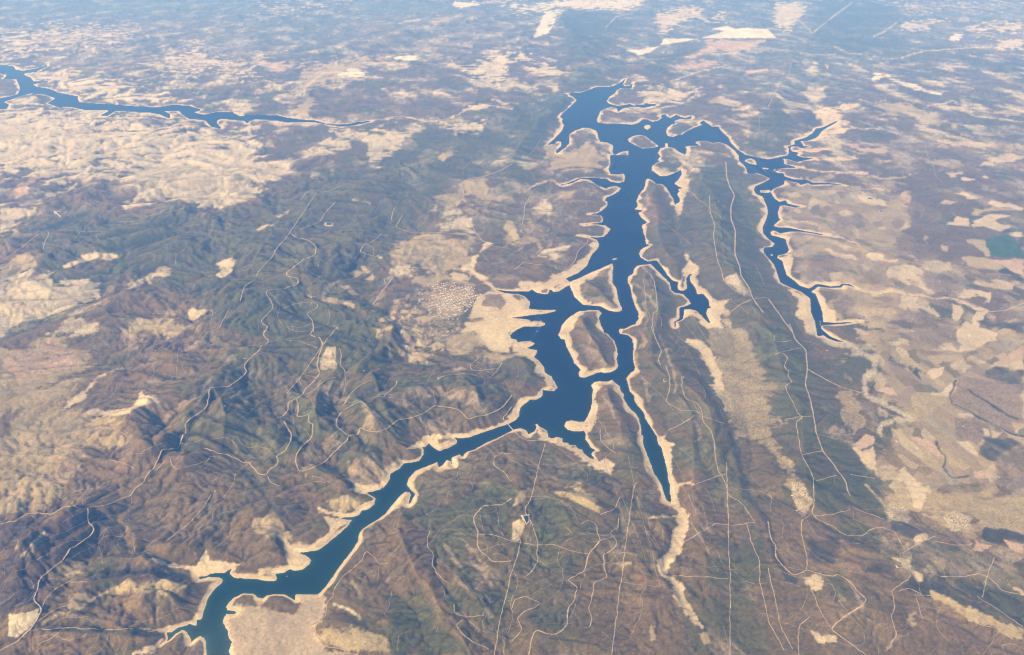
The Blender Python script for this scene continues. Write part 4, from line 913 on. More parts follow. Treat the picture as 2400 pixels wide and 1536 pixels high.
def fbm(x, y, w, octs, seed, gain=.5, mode=0, cells=None):
    s = np.zeros(x.shape, np.float32); a = 1.0; tot = 0
    for i in range(octs):
        n = perlin(x / w, y / w, seed + i * 3)
        if mode == 1: n = np.abs(n) * 2 - .6            # rounded hills, sharp gullies
        if mode == 2: n = .7 - np.abs(n) * 2            # sharp crests
        if cells is not None: n = n * sstep(1.2, 3.5, w / cells)
        s += a * n; tot += a; a *= gain; w *= .5
    return s / tot

def window(xmin, xmax, ymin, ymax, mu, md):
    """grid slice that can show photo px range"""
    c0 = max(0, np.searchsorted(U, xmin - mu) - 1); c1 = min(NU, np.searchsorted(U, xmax + mu) + 1)
    r0 = max(0, np.searchsorted(-V, -(ymax + md)) - 1); r1 = min(NV, np.searchsorted(-V, -(ymin - mu)) + 1)
    return slice(r0, r1), slice(c0, c1)

# ---- distance to the shore (m), + on land, - in the water
water = np.zeros((NV, NU), bool)
dist = np.full((NV, NU), 1800.0 ** 2, np.float32)
Xf, Yf = X.astype(np.float32), Y.astype(np.float32)

def inside_flat(poly):
    sr, sc = window(poly[:, 0].min(), poly[:, 0].max(), poly[:, 1].min(), poly[:, 1].max(), 4, 4)
    u, v = U[sc], V[sr]
    m = np.zeros((len(v), len(u)), bool)
    for (x0, y0), (x1, y1) in zip(poly, np.roll(poly, -1, 0)):
        if y0 == y1: continue
        rows = np.nonzero((v >= min(y0, y1)) & (v < max(y0, y1)))[0]
        if len(rows) == 0: continue
        xc = x0 + (v[rows] - y0) * (x1 - x0) / (y1 - y0)
        m[rows] ^= u[None, :] < xc[:, None]
    return sr, sc, m

def shore_edges(poly, tile):
    ox, oy = ORG.get(tile, (0, 0))
    for (x0, y0), (x1, y1) in zip(poly, np.roll(poly, -1, 0)):
        if tile not in ('33', ''):
            skip = (x0 <= ox - 14 and x1 <= ox - 14 and tile in ('11', '12', '14')) or (x0 >= ox + 614 and x1 >= ox + 614) or (y0 >= oy + 401 and y1 >= oy + 401) or (y0 <= oy - 2 and y1 <= oy - 2)
            if skip: continue
        if tile == '33' and y0 <= oy - 5 and y1 <= oy - 5: continue
        # steps of the traced line
        n = max(1, int(math.hypot(x1 - x0, y1 - y0) // 25) + 1)
        for k in range(n):
            a = k / n; b = (k + 1) / n
            ax, ay = x0 + (x1 - x0) * a, y0 + (y1 - y0) * a
            bx, by = x0 + (x1 - x0) * b, y0 + (y1 - y0) * b
            (wx0, wx1), (wy0, wy1) = ground([ax, bx], [ay, by])
            R = 1700.0
            d = math.hypot(wy0, H)
            mu = R / d * F; mv = mu * H / d
            sr, sc = window(min(ax, bx) - mu, max(ax, bx) + mu, min(ay, by) - mv, max(ay, by) + mv * 1.3, 0, 0)
            px_, py_ = Xf[sr, sc], Yf[sr, sc]
            ex, ey = wx1 - wx0, wy1 - wy0
            L = ex * ex + ey * ey + 1e-6
            t = np.clip(((px_ - wx0) * ex + (py_ - wy0) * ey) / L, 0, 1)
            q = (px_ - wx0 - t * ex) ** 2 + (py_ - wy0 - t * ey) ** 2
            np.minimum(dist[sr, sc], q, out=dist[sr, sc])

islands = []
for h, p in parse(WATER):
    sr, sc, m = inside_flat(p); water[sr, sc] |= m
for h, p in parse(WATER): shore_edges(p, h[0])
for h, p in parse(LAND):
    sr, sc, m = inside_flat(p); water[sr, sc] &= ~m
    shore_edges(p, '')
    if h[1] == 'I': islands.append(p)
sd = np.sqrt(dist); sd[water] *= -1
# small natural raggedness of the waterline
sd = sd + perlin(X / 140, Y / 140, 5) * np.minimum(16, np.abs(sd) * .5 + 6) + perlin(X / 60, Y / 60, 8) * 6
sd = sd.astype(np.float32)

# ---- relief
rough = np.full((NV, NU), .75, np.float32)
for x, y, r, a in ROUGH: rough += a * np.exp(-((GU - x) ** 2 + (GV - y) ** 2 * 1.6) / (r * r)).astype(np.float32)
rough = np.clip(rough, .1, 2)
wx = X + perlin(X / 2600, Y / 2600, 40) * 700; wy = Y + perlin(X / 2600, Y / 2600, 41) * 700
ys = sstep(9000, 26000, Y)
hill = fbm(wx, wy, 2800, 6, 50, .43, 1, cell * 1.2) * 150 + fbm(wx * .8, wy, 1300, 4, 70, .42, 1, cell * 1.2) * 58
grow = sstep(20000, 60000, Y)
hill += fbm(X, Y * .8, 9000, 4, 90, .5, 2, cell * 1.3) * 110 * (.3 + grow)
hill = (hill + 62) * .85 * rough * (1 - .5 * sstep(22000, 34000, Y))
flatland = np.zeros((NV, NU), np.float64)               # silt flats and dry river beds lie level
for h, p in parse(COVER):
    if h[1] in ('sand', 'clay'):
        sr, sc, m = inside_flat(p); flatland[sr, sc] = np.maximum(flatland[sr, sc], m)
for _ in range(30):
    q = np.pad(flatland, 1, 'edge'); flatland = (q[:-2, 1:-1] + q[2:, 1:-1] + q[1:-1, :-2] + q[1:-1, 2:] + flatland) / 5
level = 1 - .8 * flatland
Z = np.where(sd > 0, 1.5 + 16 * sstep(-20, 140, sd) + sd * .012, sd * .16)
Z = Z + level * np.maximum(hill, 2) * np.clip((sd - 40) / 700, 0, 1) ** 0.8 * (sd > 0)

ridge = np.zeros((NV, NU), np.float32)
for h, p in parse(RIDGES):
    hh, ww = float(h[1]), float(h[2])
    if h[0] in ('11', '12', '21', '22', '13', '14'): hh *= .55
    gx, gy = ground(p[:, 0], p[:, 1], hh * .8)
    fx, fy = to_px(gx, gy, 0.0)
    for k in range(len(gx) - 1):
        d = math.hypot(min(gy[k], gy[k + 1]), H)
        mu = ww * 1.6 / d * F; mv = mu * .8
        sr, sc = window(min(fx[k], fx[k + 1]) - mu, max(fx[k], fx[k + 1]) + mu, min(fy[k], fy[k + 1]) - mv, max(fy[k], fy[k + 1]) + mv * 1.3, 0, 0)
        a, b = wx[sr, sc] * .35 + X[sr, sc] * .65, wy[sr, sc] * .35 + Y[sr, sc] * .65
        ex, ey = gx[k + 1] - gx[k], gy[k + 1] - gy[k]
        t = np.clip(((a - gx[k]) * ex + (b - gy[k]) * ey) / (ex * ex + ey * ey + 1), 0, 1)
        q = np.sqrt((a - gx[k] - t * ex) ** 2 + (b - gy[k] - t * ey) ** 2) / ww
        v = 1.0 * hh * np.clip(1 - q, 0, 1) ** 1.15
        np.maximum(ridge[sr, sc], v, out=ridge[sr, sc])
spur = fbm(wx, wy, 900, 3, 110, .42, 1, cell)           # gullies cut into the flanks
ridge *= (1 + .45 * spur)
Z += level * ridge * np.clip((sd - 30) / 450, 0, 1)
Z += fbm(X, Y, 260, 3, 130, .5, 1, cell) * 8 * np.clip(sd / 300, 0, 1) * np.clip(rough, .3, 1.5)
Z = np.where(sd > 0, np.maximum(Z, .6), Z).astype(np.float64)

def box(a, n=1):
    for _ in range(n):
        p = np.pad(a, 1, 'edge')
        a = (p[:-2, 1:-1] + p[2:, 1:-1] + p[1:-1, :-2] + p[1:-1, 2:] + 2 * p[1:-1, 1:-1]) / 6
    return a

def drainage(z):
    """how much ground drains through every grid point"""
    n = NV * NU
    best = np.zeros((NV, NU), np.float64); dst = np.arange(n).reshape(NV, NU)
    own = dst.copy()
    for di, dj in ((0, 1), (0, -1), (1, 0), (-1, 0), (1, 1), (1, -1), (-1, 1), (-1, -1)):
        a0, a1 = max(0, -di), NV - max(0, di); b0, b1 = max(0, -dj), NU - max(0, dj)
        A = (slice(a0, a1), slice(b0, b1)); B = (slice(a0 + di, a1 + di), slice(b0 + dj, b1 + dj))
        drop = (z[A] - z[B]) / np.sqrt((di * ycell[A]) ** 2 + (dj * xcell[A]) ** 2)
        m = drop > best[A]
        best[A] = np.where(m, drop, best[A]); dst[A] = np.where(m, own[B], dst[A])
    order = np.argsort(-z.ravel()).tolist(); d = dst.ravel().tolist()
    acc = (xcell * ycell / 200.0).ravel().tolist()
    for k in order:
        t = d[k]
        if t != k: acc[t] += acc[k]
    return np.array(acc).reshape(NV, NU)

carve_ok = level * np.clip(sd / 160, 0, 1) * np.clip(rough, .35, 1.4)
for it in range(3):
    acc = drainage(Z)
    la = np.log(np.clip(acc, 10, 10000) / 10)               # 0 .. 7
    g = box(la, 2) * .6 + box(la, 9) * 1.0
    Z = np.where(sd > 0, np.maximum(Z - g * 2.7 * carve_ok, .6 + .01 * np.maximum(sd, 0)), Z)
GULLY = box(sstep(1.3, 3.9, np.log(np.clip(acc, 15, 15000) / 15)), 1)
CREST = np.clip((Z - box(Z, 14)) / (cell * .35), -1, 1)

def height(x, y):
    u, v = to_px(np.asarray(x, float), np.asarray(y, float), 0.0)
    fu = np.clip(np.interp(u, U, np.arange(NU)), 0, NU - 1.001)
    fv = np.clip(np.interp(-v, -V, np.arange(NV)), 0, NV - 1.001)
    i, j = fv.astype(int), fu.astype(int); a, b = fv - i, fu - j
    return (Z[i, j] * (1 - a) * (1 - b) + Z[i + 1, j] * a * (1 - b) + Z[i, j + 1] * (1 - a) * b + Z[i + 1, j + 1] * a * b)

def grid_at(arr, x, y):
    u, v = to_px(np.asarray(x, float), np.asarray(y, float), 0.0)
    j = np.clip(np.round(np.interp(u, U, np.arange(NU))).astype(int), 0, NU - 1)
    i = np.clip(np.round(np.interp(-v, -V, np.arange(NV))).astype(int), 0, NV - 1)
    return arr[i, j]

def on_terrain(u, v):
    z = np.zeros(np.shape(u))
    for _ in range(9):
        x, y = ground(u, v, z)
        z = .5 * z + .5 * height(x, y)
    x, y = ground(u, v, z)
    return x, y, height(x, y)

# ------------------------------------------------------------------ land cover (colour per ground point, some shade and haze put in)
QX, QY = to_px(X, Y, Z)
wob = 5.0 - 3.8 * sstep(30000, 60000, Y); wob2 = wob / 5.0
QX = QX + perlin(X / 420, Y / 420, 200) * wob + perlin(X / 130, Y / 130, 202) * 2.2 * wob2
QY = QY + perlin(X / 420, Y / 420, 201) * wob * .7 + perlin(X / 130, Y / 130, 203) * 1.6 * wob2
QX = QX.astype(np.float32); QY = QY.astype(np.float32)

C = dict(scrub=(.122, .082, .034), scrubl=(.235, .170, .098), green=(.068, .068, .020), pale=(.47, .38, .24), clay=(.40, .30, .19), tan=(.34, .255, .125),
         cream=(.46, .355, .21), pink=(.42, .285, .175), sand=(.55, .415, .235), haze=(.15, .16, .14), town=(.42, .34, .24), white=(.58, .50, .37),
         red=(.33, .215, .135), redbrown=(.140, .090, .038), brown=(.175, .124, .078), dark=(.036, .034, .022), field=(.050, .085, .035), shaded_scrub=(.050, .034, .030), wash=(.40, .33, .21))  # lower-left slopes: dark scrub tone with hillside shade put into the colour
N1 = fbm(wx, wy, 3200, 4, 150, .55)
N2 = fbm(wx, wy, 700, 4, 160, .6, 0, cell * .6)
N3 = fbm(X + wy * .2, Y * .55, 1500, 5, 170, .6)
N4 = perlin(X / 75, Y / 75, 180) * sstep(1, 3, 75 / cell) * .6 + perlin(X / 38, Y / 38, 181) * sstep(1, 3, 38 / cell) * .6

def lerp(a, b, t): return a + (b - a) * t[..., None]
one = np.ones((NV, NU, 3), np.float32)
ALB = one * np.array(C['scrub'], np.float32)
ALB = lerp(ALB, np.array(C['green'], np.float32), sstep(.02, .28, N1 + N2 * .5) * .75)
ALB = lerp(ALB, np.array(C['scrubl'], np.float32), sstep(.10, .42, N2 + N3 * .5) * .7)
# far country: open pale farmland between woods
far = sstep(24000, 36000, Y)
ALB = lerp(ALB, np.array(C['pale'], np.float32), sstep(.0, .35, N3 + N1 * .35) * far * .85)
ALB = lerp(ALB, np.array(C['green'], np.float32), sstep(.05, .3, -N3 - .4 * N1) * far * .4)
FAR_LIFT = 1 + .3 * sstep(26000, 60000, Y)                  # far ground brightened with distance, haze put into the colour
SPK = sstep(.0, .4, N2) * .35
GRN = np.ones((NV, NU), np.float32)

def edges_dist(poly, sr, sc, R):
    a, b = QX[sr, sc], QY[sr, sc]
    d = np.full(a.shape, float(R * R), np.float32); m = np.zeros(a.shape, bool)
    for (x0, y0), (x1, y1) in zip(poly, np.roll(poly, -1, 0)):
        ex, ey = x1 - x0, y1 - y0
        t = np.clip(((a - x0) * ex + (b - y0) * ey) / (ex * ex + ey * ey + 1e-6), 0, 1)
        np.minimum(d, (a - x0 - t * ex) ** 2 + (b - y0 - t * ey) ** 2, out=d)
        if y0 != y1:
            m ^= ((b >= min(y0, y1)) & (b < max(y0, y1))) & (a < x0 + (b - y0) * ex / ey)
    d = np.sqrt(d)
    return np.where(m, d, -d)

def paint(poly, cls, soft, strength, spk):
    sr, sc = window(poly[:, 0].min(), poly[:, 0].max(), poly[:, 1].min(), poly[:, 1].max(), soft + 14, soft + 75)
    s = edges_dist(poly, sr, sc, soft * 3 + 40)
    ragged = (N2[sr, sc] * soft * 3.0 + N4[sr, sc] * min(soft, 7) * 1.1) if soft > 2.6 else N4[sr, sc] * .8
    if cls in ('pale', 'tan') and soft > 5: ragged = ragged - soft * 1.2 * GULLY[sr, sc]
    al = sstep(-soft * .5, soft * .5 + .6, s + ragged) * strength
    col = np.array(C[cls], np.float32)
    if cls in ('pale', 'tan', 'cream', 'sand', 'pink', 'field', 'town', 'clay', 'white'):
        var = 1 + .22 * N3[sr, sc] + .22 * N2[sr, sc]
    else:
        var = 1 + .5 * N2[sr, sc] + .35 * N3[sr, sc]
        al = al * (.82 + .18 * np.clip(N2[sr, sc] * 3, -1, 1))
    if spk > .35: al = al * np.clip(.86 + N4[sr, sc] * .6 * spk + N2[sr, sc] * .7, .2, 1)
    ALB[sr, sc] += (col * var[..., None] - ALB[sr, sc]) * al[..., None]
    SPK[sr, sc] += (spk - SPK[sr, sc]) * al
    GRN[sr, sc] += ((.35 if cls in ('pale', 'tan', 'cream', 'sand', 'pink', 'field', 'town', 'clay', 'white') else 1.0) - GRN[sr, sc]) * al
    return sr, sc, s

def strip(p, cls, w):
    q0, q1 = p.min(0), p.max(0)
    sr, sc = window(q0[0], q1[0], q0[1], q1[1], w + 14, w + 75)
    a, b = QX[sr, sc], QY[sr, sc]
    d = np.full(a.shape, 1e6, np.float32)
    for (x0, y0), (x1, y1) in zip(p[:-1], p[1:]):
        ex, ey = x1 - x0, y1 - y0
        t = np.clip(((a - x0) * ex + (b - y0) * ey) / (ex * ex + ey * ey + 1e-6), 0, 1)
        np.minimum(d, (a - x0 - t * ex) ** 2 + (b - y0 - t * ey) ** 2, out=d)
    s = w * (1 + 1.2 * N2[sr, sc]) - np.sqrt(d) + N4[sr, sc] * min(w, 4) * .8
    al = sstep(-w * .5 - .5, w * .5 + .5, s) * .85
    ALB[sr, sc] += (np.array(C[cls], np.float32) * (1 + .3 * N2[sr, sc])[..., None] - ALB[sr, sc]) * al[..., None]
    SPK[sr, sc] *= 1 - al

HOLD = np.array([C['tan'], C['scrubl'], C['cream'], C['brown'], C['scrubl'], C['scrub'], C['tan'], (.24, .20, .13), C['redbrown'], C['green']], np.float32)
def holdings(p, size, strength):
    sr, sc = window(p[:, 0].min(), p[:, 0].max(), p[:, 1].min(), p[:, 1].max(), 24, 90)
    s = edges_dist(p, sr, sc, 60)
    al = sstep(-6, 12, s + N2[sr, sc] * 22) * strength
    a = X[sr, sc] + perlin(X[sr, sc] / (size * 5), Y[sr, sc] / (size * 5), 400) * size * 1.6
    b = (Y[sr, sc] + perlin(X[sr, sc] / (size * 5), Y[sr, sc] / (size * 5), 401) * size * 1.6) * .62
    a, b = (a * .94 + b * .34) / size, (b * .94 - a * .34) / size
    ia, ib = np.floor(a).astype(np.int64), np.floor(b).astype(np.int64)
    f1 = np.full(a.shape, 9.0); f2 = f1.copy(); idn = np.zeros(a.shape, np.int64)
    for i in (-1, 0, 1):
        for j in (-1, 0, 1):
            ca, cb = (ia + i) & 255, (ib + j) & 255
            hsh = _perm[_perm[ca] + cb]; h2 = _perm[hsh + 37]
            d = np.maximum(np.abs(ia + i + .15 + .7 * hsh / 255. - a), np.abs(ib + j + .15 + .7 * h2 / 255. - b))
            c_ = d < f1
            f2 = np.where(c_, f1, np.minimum(f2, d)); idn = np.where(c_, _perm[h2 + 91], idn); f1 = np.where(c_, d, f1)
    colr = HOLD[idn % 10] * (.85 + .3 * ((idn * 7) % 16) / 16.)[..., None]
    hedge = sstep(.10, .02, f2 - f1) if size < 250 else 0 * f1
    colr = colr * (1 - .55 * hedge)[..., None]
    vis = al * sstep(1.0, 2.2, size / cell[sr, sc]) * np.where((idn % 5) == 0, .3, 1)
    ALB[sr, sc] += (colr - ALB[sr, sc]) * vis[..., None]

for cls, st, soft, pts in BROAD: paint(np.array(pts, float), cls, soft, st, .1)
FIELDS = []
region = np.zeros((NV, NU), np.int32)                   # 0 = open ground; fields get their own number
cover = parse(COVER)
for h, p in cover:
    soft = float(h[2])
    if soft < 20: continue
    paint(p, h[1], soft, .9, float(h[3]))
for h, p in parse(PARCELS): holdings(p, float(h[1]), float(h[2]))
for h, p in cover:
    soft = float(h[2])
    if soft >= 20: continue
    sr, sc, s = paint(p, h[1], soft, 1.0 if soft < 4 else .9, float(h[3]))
    if soft <= 3 and h[1] in ('pale', 'tan', 'cream', 'pink', 'field', 'white'):
        FIELDS.append(h[1]); region[sr, sc][s > 0] = len(FIELDS)
        r = region[sr, sc]; r[s > 0] = len(FIELDS); region[sr, sc] = r

for h, p in parse(STROKES): strip(p, h[1], float(h[2]))

# the bare drawdown ring round the reservoir
bw = 98 + 90 * N3 * 1.6 + 120 * perlin(X / 520, Y / 520, 210)
bw = np.clip(bw, 36, 260) * (1 + .5 * sstep(18000, 40000, Y))
ring = 1 - sstep(bw * .75, bw * 1.15, sd)
sandc = np.array(C['sand'], np.float32) * (1 + .12 * perlin(X / 300, Y / 120, 220) + .25 * N2)[..., None]
rel = np.clip(sd / bw, 0, 1)
strand = 1 - .10 * np.sin(sd / 13.0 + N2 * 3) * (sd > 0) - .16 * sstep(.45, 1, rel)
sandc = sandc * strand[..., None] * (1 - np.array([.0, .05, .12], np.float32) * sstep(.3, .9, rel)[..., None])
ALB = lerp(ALB, sandc, ring * .92)
wet = np.exp(-np.clip(sd, 0, 999) / 14.0)
ALB *= (1 + .10 * (wet - .4))[..., None] * 1.0
SPK *= 1 - ring
shore = (ring > .5)
# grain of single bushes and furrows
ALB *= FAR_LIFT[..., None]
GR = (GRN * (1 - ring * .75)).astype(np.float32)
# gullies hold darker bushes, the thin soil of crests lies bare
ALB = lerp(ALB, np.array((.050, .050, .028), np.float32), GULLY * (1 - ring) * np.where(GRN > .7, .6, .28))
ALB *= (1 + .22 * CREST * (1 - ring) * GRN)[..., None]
ALB *= (1 + .36 * N4 * GR + .13 * rng.normal(size=N4.shape) * GR)[..., None]
ALB = np.clip(ALB, .02, .72).astype(np.float32)
SPK = np.clip(SPK, 0, 1).astype(np.float32)

# ------------------------------------------------------------------ materials
def new_mat(name):
    m = bpy.data.materials.new(name); m.use_nodes = True
    nt = m.node_tree; b = nt.nodes["Principled BSDF"]
    b.inputs["Specular IOR Level"].default_value = .12
    b.inputs["Roughness"].default_value = .95
    return m, nt, b

def node(nt, t, **kw):
    n = nt.nodes.new(t)
    for k, v in kw.items(): setattr(n, k, v)
    return n

def noise_mul(nt, geo, color_socket, scale, lo, hi, detail=3):
    """colour x noise (scale in features per metre)"""
    n = node(nt, "ShaderNodeTexNoise"); n.inputs["Scale"].default_value = scale; n.inputs["Detail"].default_value = detail
    nt.links.new(geo.outputs["Position"], n.inputs["Vector"])
    r = node(nt, "ShaderNodeMapRange"); r.inputs["From Min"].default_value = .25; r.inputs["From Max"].default_value = .75
    r.inputs["To Min"].default_value = lo; r.inputs["To Max"].default_value = hi
    nt.links.new(n.outputs["Fac"], r.inputs["Value"])
    m = node(nt, "ShaderNodeVectorMath", operation='SCALE')
    nt.links.new(color_socket, m.inputs[0]); nt.links.new(r.outputs[0], m.inputs["Scale"])
    return m.outputs[0]

land_mat, nt, bs = new_mat("dry_land")
geo = node(nt, "ShaderNodeNewGeometry")
at = node(nt, "ShaderNodeAttribute", attribute_name="cover")
c = noise_mul(nt, geo, at.outputs["Color"], 1 / 45.0, .80, 1.2, 4)
c = noise_mul(nt, geo, c, 1 / 14.0, .85, 1.15, 2)
vor = node(nt, "ShaderNodeTexVoronoi"); vor.inputs["Scale"].default_value = 1 / 30.0
nt.links.new(geo.outputs["Position"], vor.inputs["Vector"])
# single dark oaks: a dot inside every cell, present where the "spk" share says so
sp = node(nt, "ShaderNodeAttribute", attribute_name="oaks")
rad = node(nt, "ShaderNodeMath", operation='MULTIPLY'); rad.inputs[1].default_value = .42
nt.links.new(sp.outputs["Fac"], rad.inputs[0])
ss = node(nt, "ShaderNodeMath", operation='SUBTRACT')
nt.links.new(rad.outputs[0], ss.inputs[0]); nt.links.new(vor.outputs["Distance"], ss.inputs[1])
mr = node(nt, "ShaderNodeMapRange"); mr.inputs["From Min"].default_value = -.03; mr.inputs["From Max"].default_value = .05
nt.links.new(ss.outputs[0], mr.inputs["Value"])
mx = node(nt, "ShaderNodeMix", data_type='RGBA')
nt.links.new(mr.outputs[0], mx.inputs["Factor"]); nt.links.new(c, mx.inputs[6])
mx.inputs[7].default_value = (.045, .050, .034, 1)
nt.links.new(mx.outputs[2], bs.inputs["Base Color"])
bp = node(nt, "ShaderNodeBump"); bp.inputs["Strength"].default_value = .6; bp.inputs["Distance"].default_value = 6
bn = node(nt, "ShaderNodeTexNoise"); bn.inputs["Scale"].default_value = 1 / 28.0; bn.inputs["Detail"].default_value = 4
nt.links.new(geo.outputs["Position"], bn.inputs["Vector"]); nt.links.new(bn.outputs["Fac"], bp.inputs["Height"])
nt.links.new(bp.outputs["Normal"], bs.inputs["Normal"])

water_mat, nt, bs = new_mat("reservoir_water")
geo = node(nt, "ShaderNodeNewGeometry")
bs.inputs["Roughness"].default_value = .22
bs.inputs["Specular IOR Level"].default_value = .12
bs.inputs["IOR"].default_value = 1.2
wa = node(nt, "ShaderNodeAttribute", attribute_name="cover")
wc = noise_mul(nt, geo, wa.outputs["Color"], 1 / 900.0, .85, 1.15, 4)
nt.links.new(wc, bs.inputs["Base Color"])
bp = node(nt, "ShaderNodeBump"); bp.inputs["Strength"].default_value = .25; bp.inputs["Distance"].default_value = .6
bn = node(nt, "ShaderNodeTexNoise"); bn.inputs["Scale"].default_value = 1 / 9.0; bn.inputs["Detail"].default_value = 5
nt.links.new(geo.outputs["Position"], bn.inputs["Vector"]); nt.links.new(bn.outputs["Fac"], bp.inputs["Height"])
nt.links.new(bp.outputs["Normal"], bs.inputs["Normal"])

def plain(name, col, rough=.9, lo=.8, hi=1.2, scale=.08, spec=.12):
    m, nt, b = new_mat(name)
    b.inputs["Roughness"].default_value = rough; b.inputs["Specular IOR Level"].default_value = spec
    g = node(nt, "ShaderNodeNewGeometry")
    rgb = node(nt, "ShaderNodeRGB"); rgb.outputs[0].default_value = (*col, 1)
    nt.links.new(noise_mul(nt, g, rgb.outputs[0], scale, lo, hi, 4), b.inputs["Base Color"])
    return m
track_mat = plain("dirt_track_soil", (.42, .315, .185), .95, .55, 1.25, 1 / 70.0)
verge_mat = plain("narrow_track_soil", (.29, .22, .14), .95, .45, 1.35, 1 / 60.0)
wall_mat = plain("whitewash", (.72, .66, .56), .85, .9, 1.08, .3)
roof_mat = plain("clay_roof", (.46, .26, .17), .9, .75, 1.25, .5)
concrete_mat = plain("bridge_concrete", (.50, .47, .42), .9, .85, 1.12, .2)
metal_mat = plain("railing_steel", (.35, .36, .37), .5, .9, 1.1, .5, .4)
pond_mat = plain("pond_water", (.022, .035, .042), .2, .85, 1.15, .02, .5)
leaf_mat = plain("oak_leaves", (.048, .056, .034), .95, .6, 1.4, 1 / 12.0)
hull_mat = plain("boat_white", (.80, .80, .78), .5, .95, 1.03, .5, .4)

# ------------------------------------------------------------------ build helpers
col_ = scene.collection

def tag(o, label=None, cat=None, group=None, kind=None):
    if label: o['label'] = label
    if cat: o['category'] = cat
    if group: o['group'] = group
    if kind: o['kind'] = kind
    return o

def mesh_np(name, verts, loops, sizes, mats, attrs=None, midx=None):
    me = bpy.data.meshes.new(name)
    me.vertices.add(len(verts)); me.vertices.foreach_set("co", np.ascontiguousarray(verts, np.float32).ravel())
    me.loops.add(len(loops)); me.loops.foreach_set("vertex_index", np.ascontiguousarray(loops, np.int32))
    me.polygons.add(len(sizes))
    st = np.concatenate([[0], np.cumsum(sizes)[:-1]]).astype(np.int32)
    me.polygons.foreach_set("loop_start", st)
    if midx is not None: me.polygons.foreach_set("material_index", np.ascontiguousarray(midx, np.int32))
    for m in mats: me.materials.append(m)
    for k, (t, a) in (attrs or {}).items():
        at_ = me.attributes.new(k, t, 'POINT')
        at_.data.foreach_set("color" if t == 'FLOAT_COLOR' else "value", np.ascontiguousarray(a, np.float32).ravel())
    me.update(calc_edges=True)
    return me

def link(name, me, parent=None):
    o = bpy.data.objects.new(name, me); col_.objects.link(o)
    if parent is not None: o.parent = parent
    return o

VERT = np.stack([X, Y, Z], -1).reshape(-1, 3)
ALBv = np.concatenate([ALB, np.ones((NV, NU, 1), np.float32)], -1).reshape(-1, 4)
SPKv = SPK.ravel()
idx = np.arange(NV * NU).reshape(NV, NU)
QUAD = np.stack([idx[:-1, :-1], idx[:-1, 1:], idx[1:, 1:], idx[1:, :-1]], -1).reshape(-1, 4)

def piece(name, qsel, parent=None, mat=None, z=None, color=None):
    q = QUAD[qsel]
    used, inv = np.unique(q.ravel(), return_inverse=True)
    v = VERT[used].copy()
    if z is not None: v[:, 2] = z
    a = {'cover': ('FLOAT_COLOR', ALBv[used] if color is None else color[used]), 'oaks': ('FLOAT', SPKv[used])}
    if color is not None: a.pop('oaks')
    me = mesh_np(name, v, inv, np.full(len(q), 4, np.int32), [mat or land_mat], a)
    return link(name, me, parent)

def q_of(a, fn=np.max):
    return fn(np.stack([a[:-1, :-1], a[:-1, 1:], a[1:, 1:], a[1:, :-1]]), axis=0).ravel()
sdmax = q_of(sd); sdmin = q_of(sd, np.min)
c3 = q_of(cell, np.max)
landq = sdmax > -2.5 * c3 - 10
shoreq = q_of(shore.astype(np.int8), np.min).astype(bool) & (q_of(GU) > -90) & (q_of(GU) < 2490)
regq = region[:-1, :-1].ravel().copy()
isl = np.zeros((NV, NU), np.int32)
for k, p in enumerate(islands):
    p2 = p.copy(); cxy = p2.mean(0); p2 = cxy + (p2 - cxy) * 1.0
    g = np.zeros((NV, NU), bool); sr, sc, m = inside_flat(p2); g[sr, sc] = m
    for _ in range(3):
        g[1:] |= g[:-1]; g[:-1] |= g[1:]; g[:, 1:] |= g[:, :-1]; g[:, :-1] |= g[:, 1:]
    isl[g & (isl == 0)] = k + 1
islq = isl[:-1, :-1].ravel()
regq[(shoreq) | (islq > 0)] = 0

base = piece('ground', landq & ~shoreq & (islq == 0) & (regq == 0))
tag(base, 'dry scrub covered hills and open farmland all round the reservoir', 'ground', kind='structure')
sh = piece('lake_shore', landq & shoreq & (islq == 0))
tag(sh, 'bare pale sandy shore ring left by the low water of the reservoir', 'shore', kind='structure')
ISL_LABEL = ['small round bare islet between the two big northern islands', 'flat wooded oval island in the middle of the upper lake',
             'little scrubby island in the narrow eastern arm under its north bank', 'large long scrub covered island with a wide sandy western beach',
             'tiny sandbar alone in the middle of the main channel', 'very small pale islet in the eastern arm']
for k in range(len(islands)):
    s = landq & (islq == k + 1)
    if s.any(): tag(piece('island', s), ISL_LABEL[k], 'island', kind='structure')
for k in range(1, len(FIELDS) + 1):
    s = landq & (regq == k)
    if s.sum() > 6: piece('field', s, base)

# water: deep blue basin, greener near the silty south-west end
wq = sdmin < 3 * c3 + 12
tq = np.clip((VERT[:, 1] - 10500) / 7000, 0, 1)[:, None]
wcol = np.array([.004, .022, .022]) * (1 - tq) + np.array([.0005, .008, .030]) * tq
shal = np.exp(np.clip(sd, -999, 0).ravel() / 45.0)[:, None]
turb = (fbm(X, Y, 1500, 4, 500, .6) * .5 + .5).ravel()[:, None]
south = np.clip((9600 - VERT[:, 1]) / 1800, 0, 1)[:, None]
wcol = wcol + np.array([.003, .010, .008]) * np.clip(turb * 2 - .9, 0, 1) + np.array([.030, .032, .018]) * south
wcol = wcol * (1 + 0.8 * shal) + np.array([.012, .022, .016]) * shal
wcol = np.concatenate([wcol, np.ones((len(wcol), 1))], 1)
cx = q_of(GU, np.mean); cy = q_of(GV, np.mean)
river = (cx < 1000) & (cy < 420)
tag(piece('reservoir', wq & ~river & (cy > 170), None, water_mat, 0.0, wcol), 'deep blue branching reservoir with many arms', 'water', kind='structure')
tag(piece('river', wq & river, None, water_mat, 0.0, wcol), 'pale blue winding river arm in the hazy distance at upper left', 'river', kind='structure')

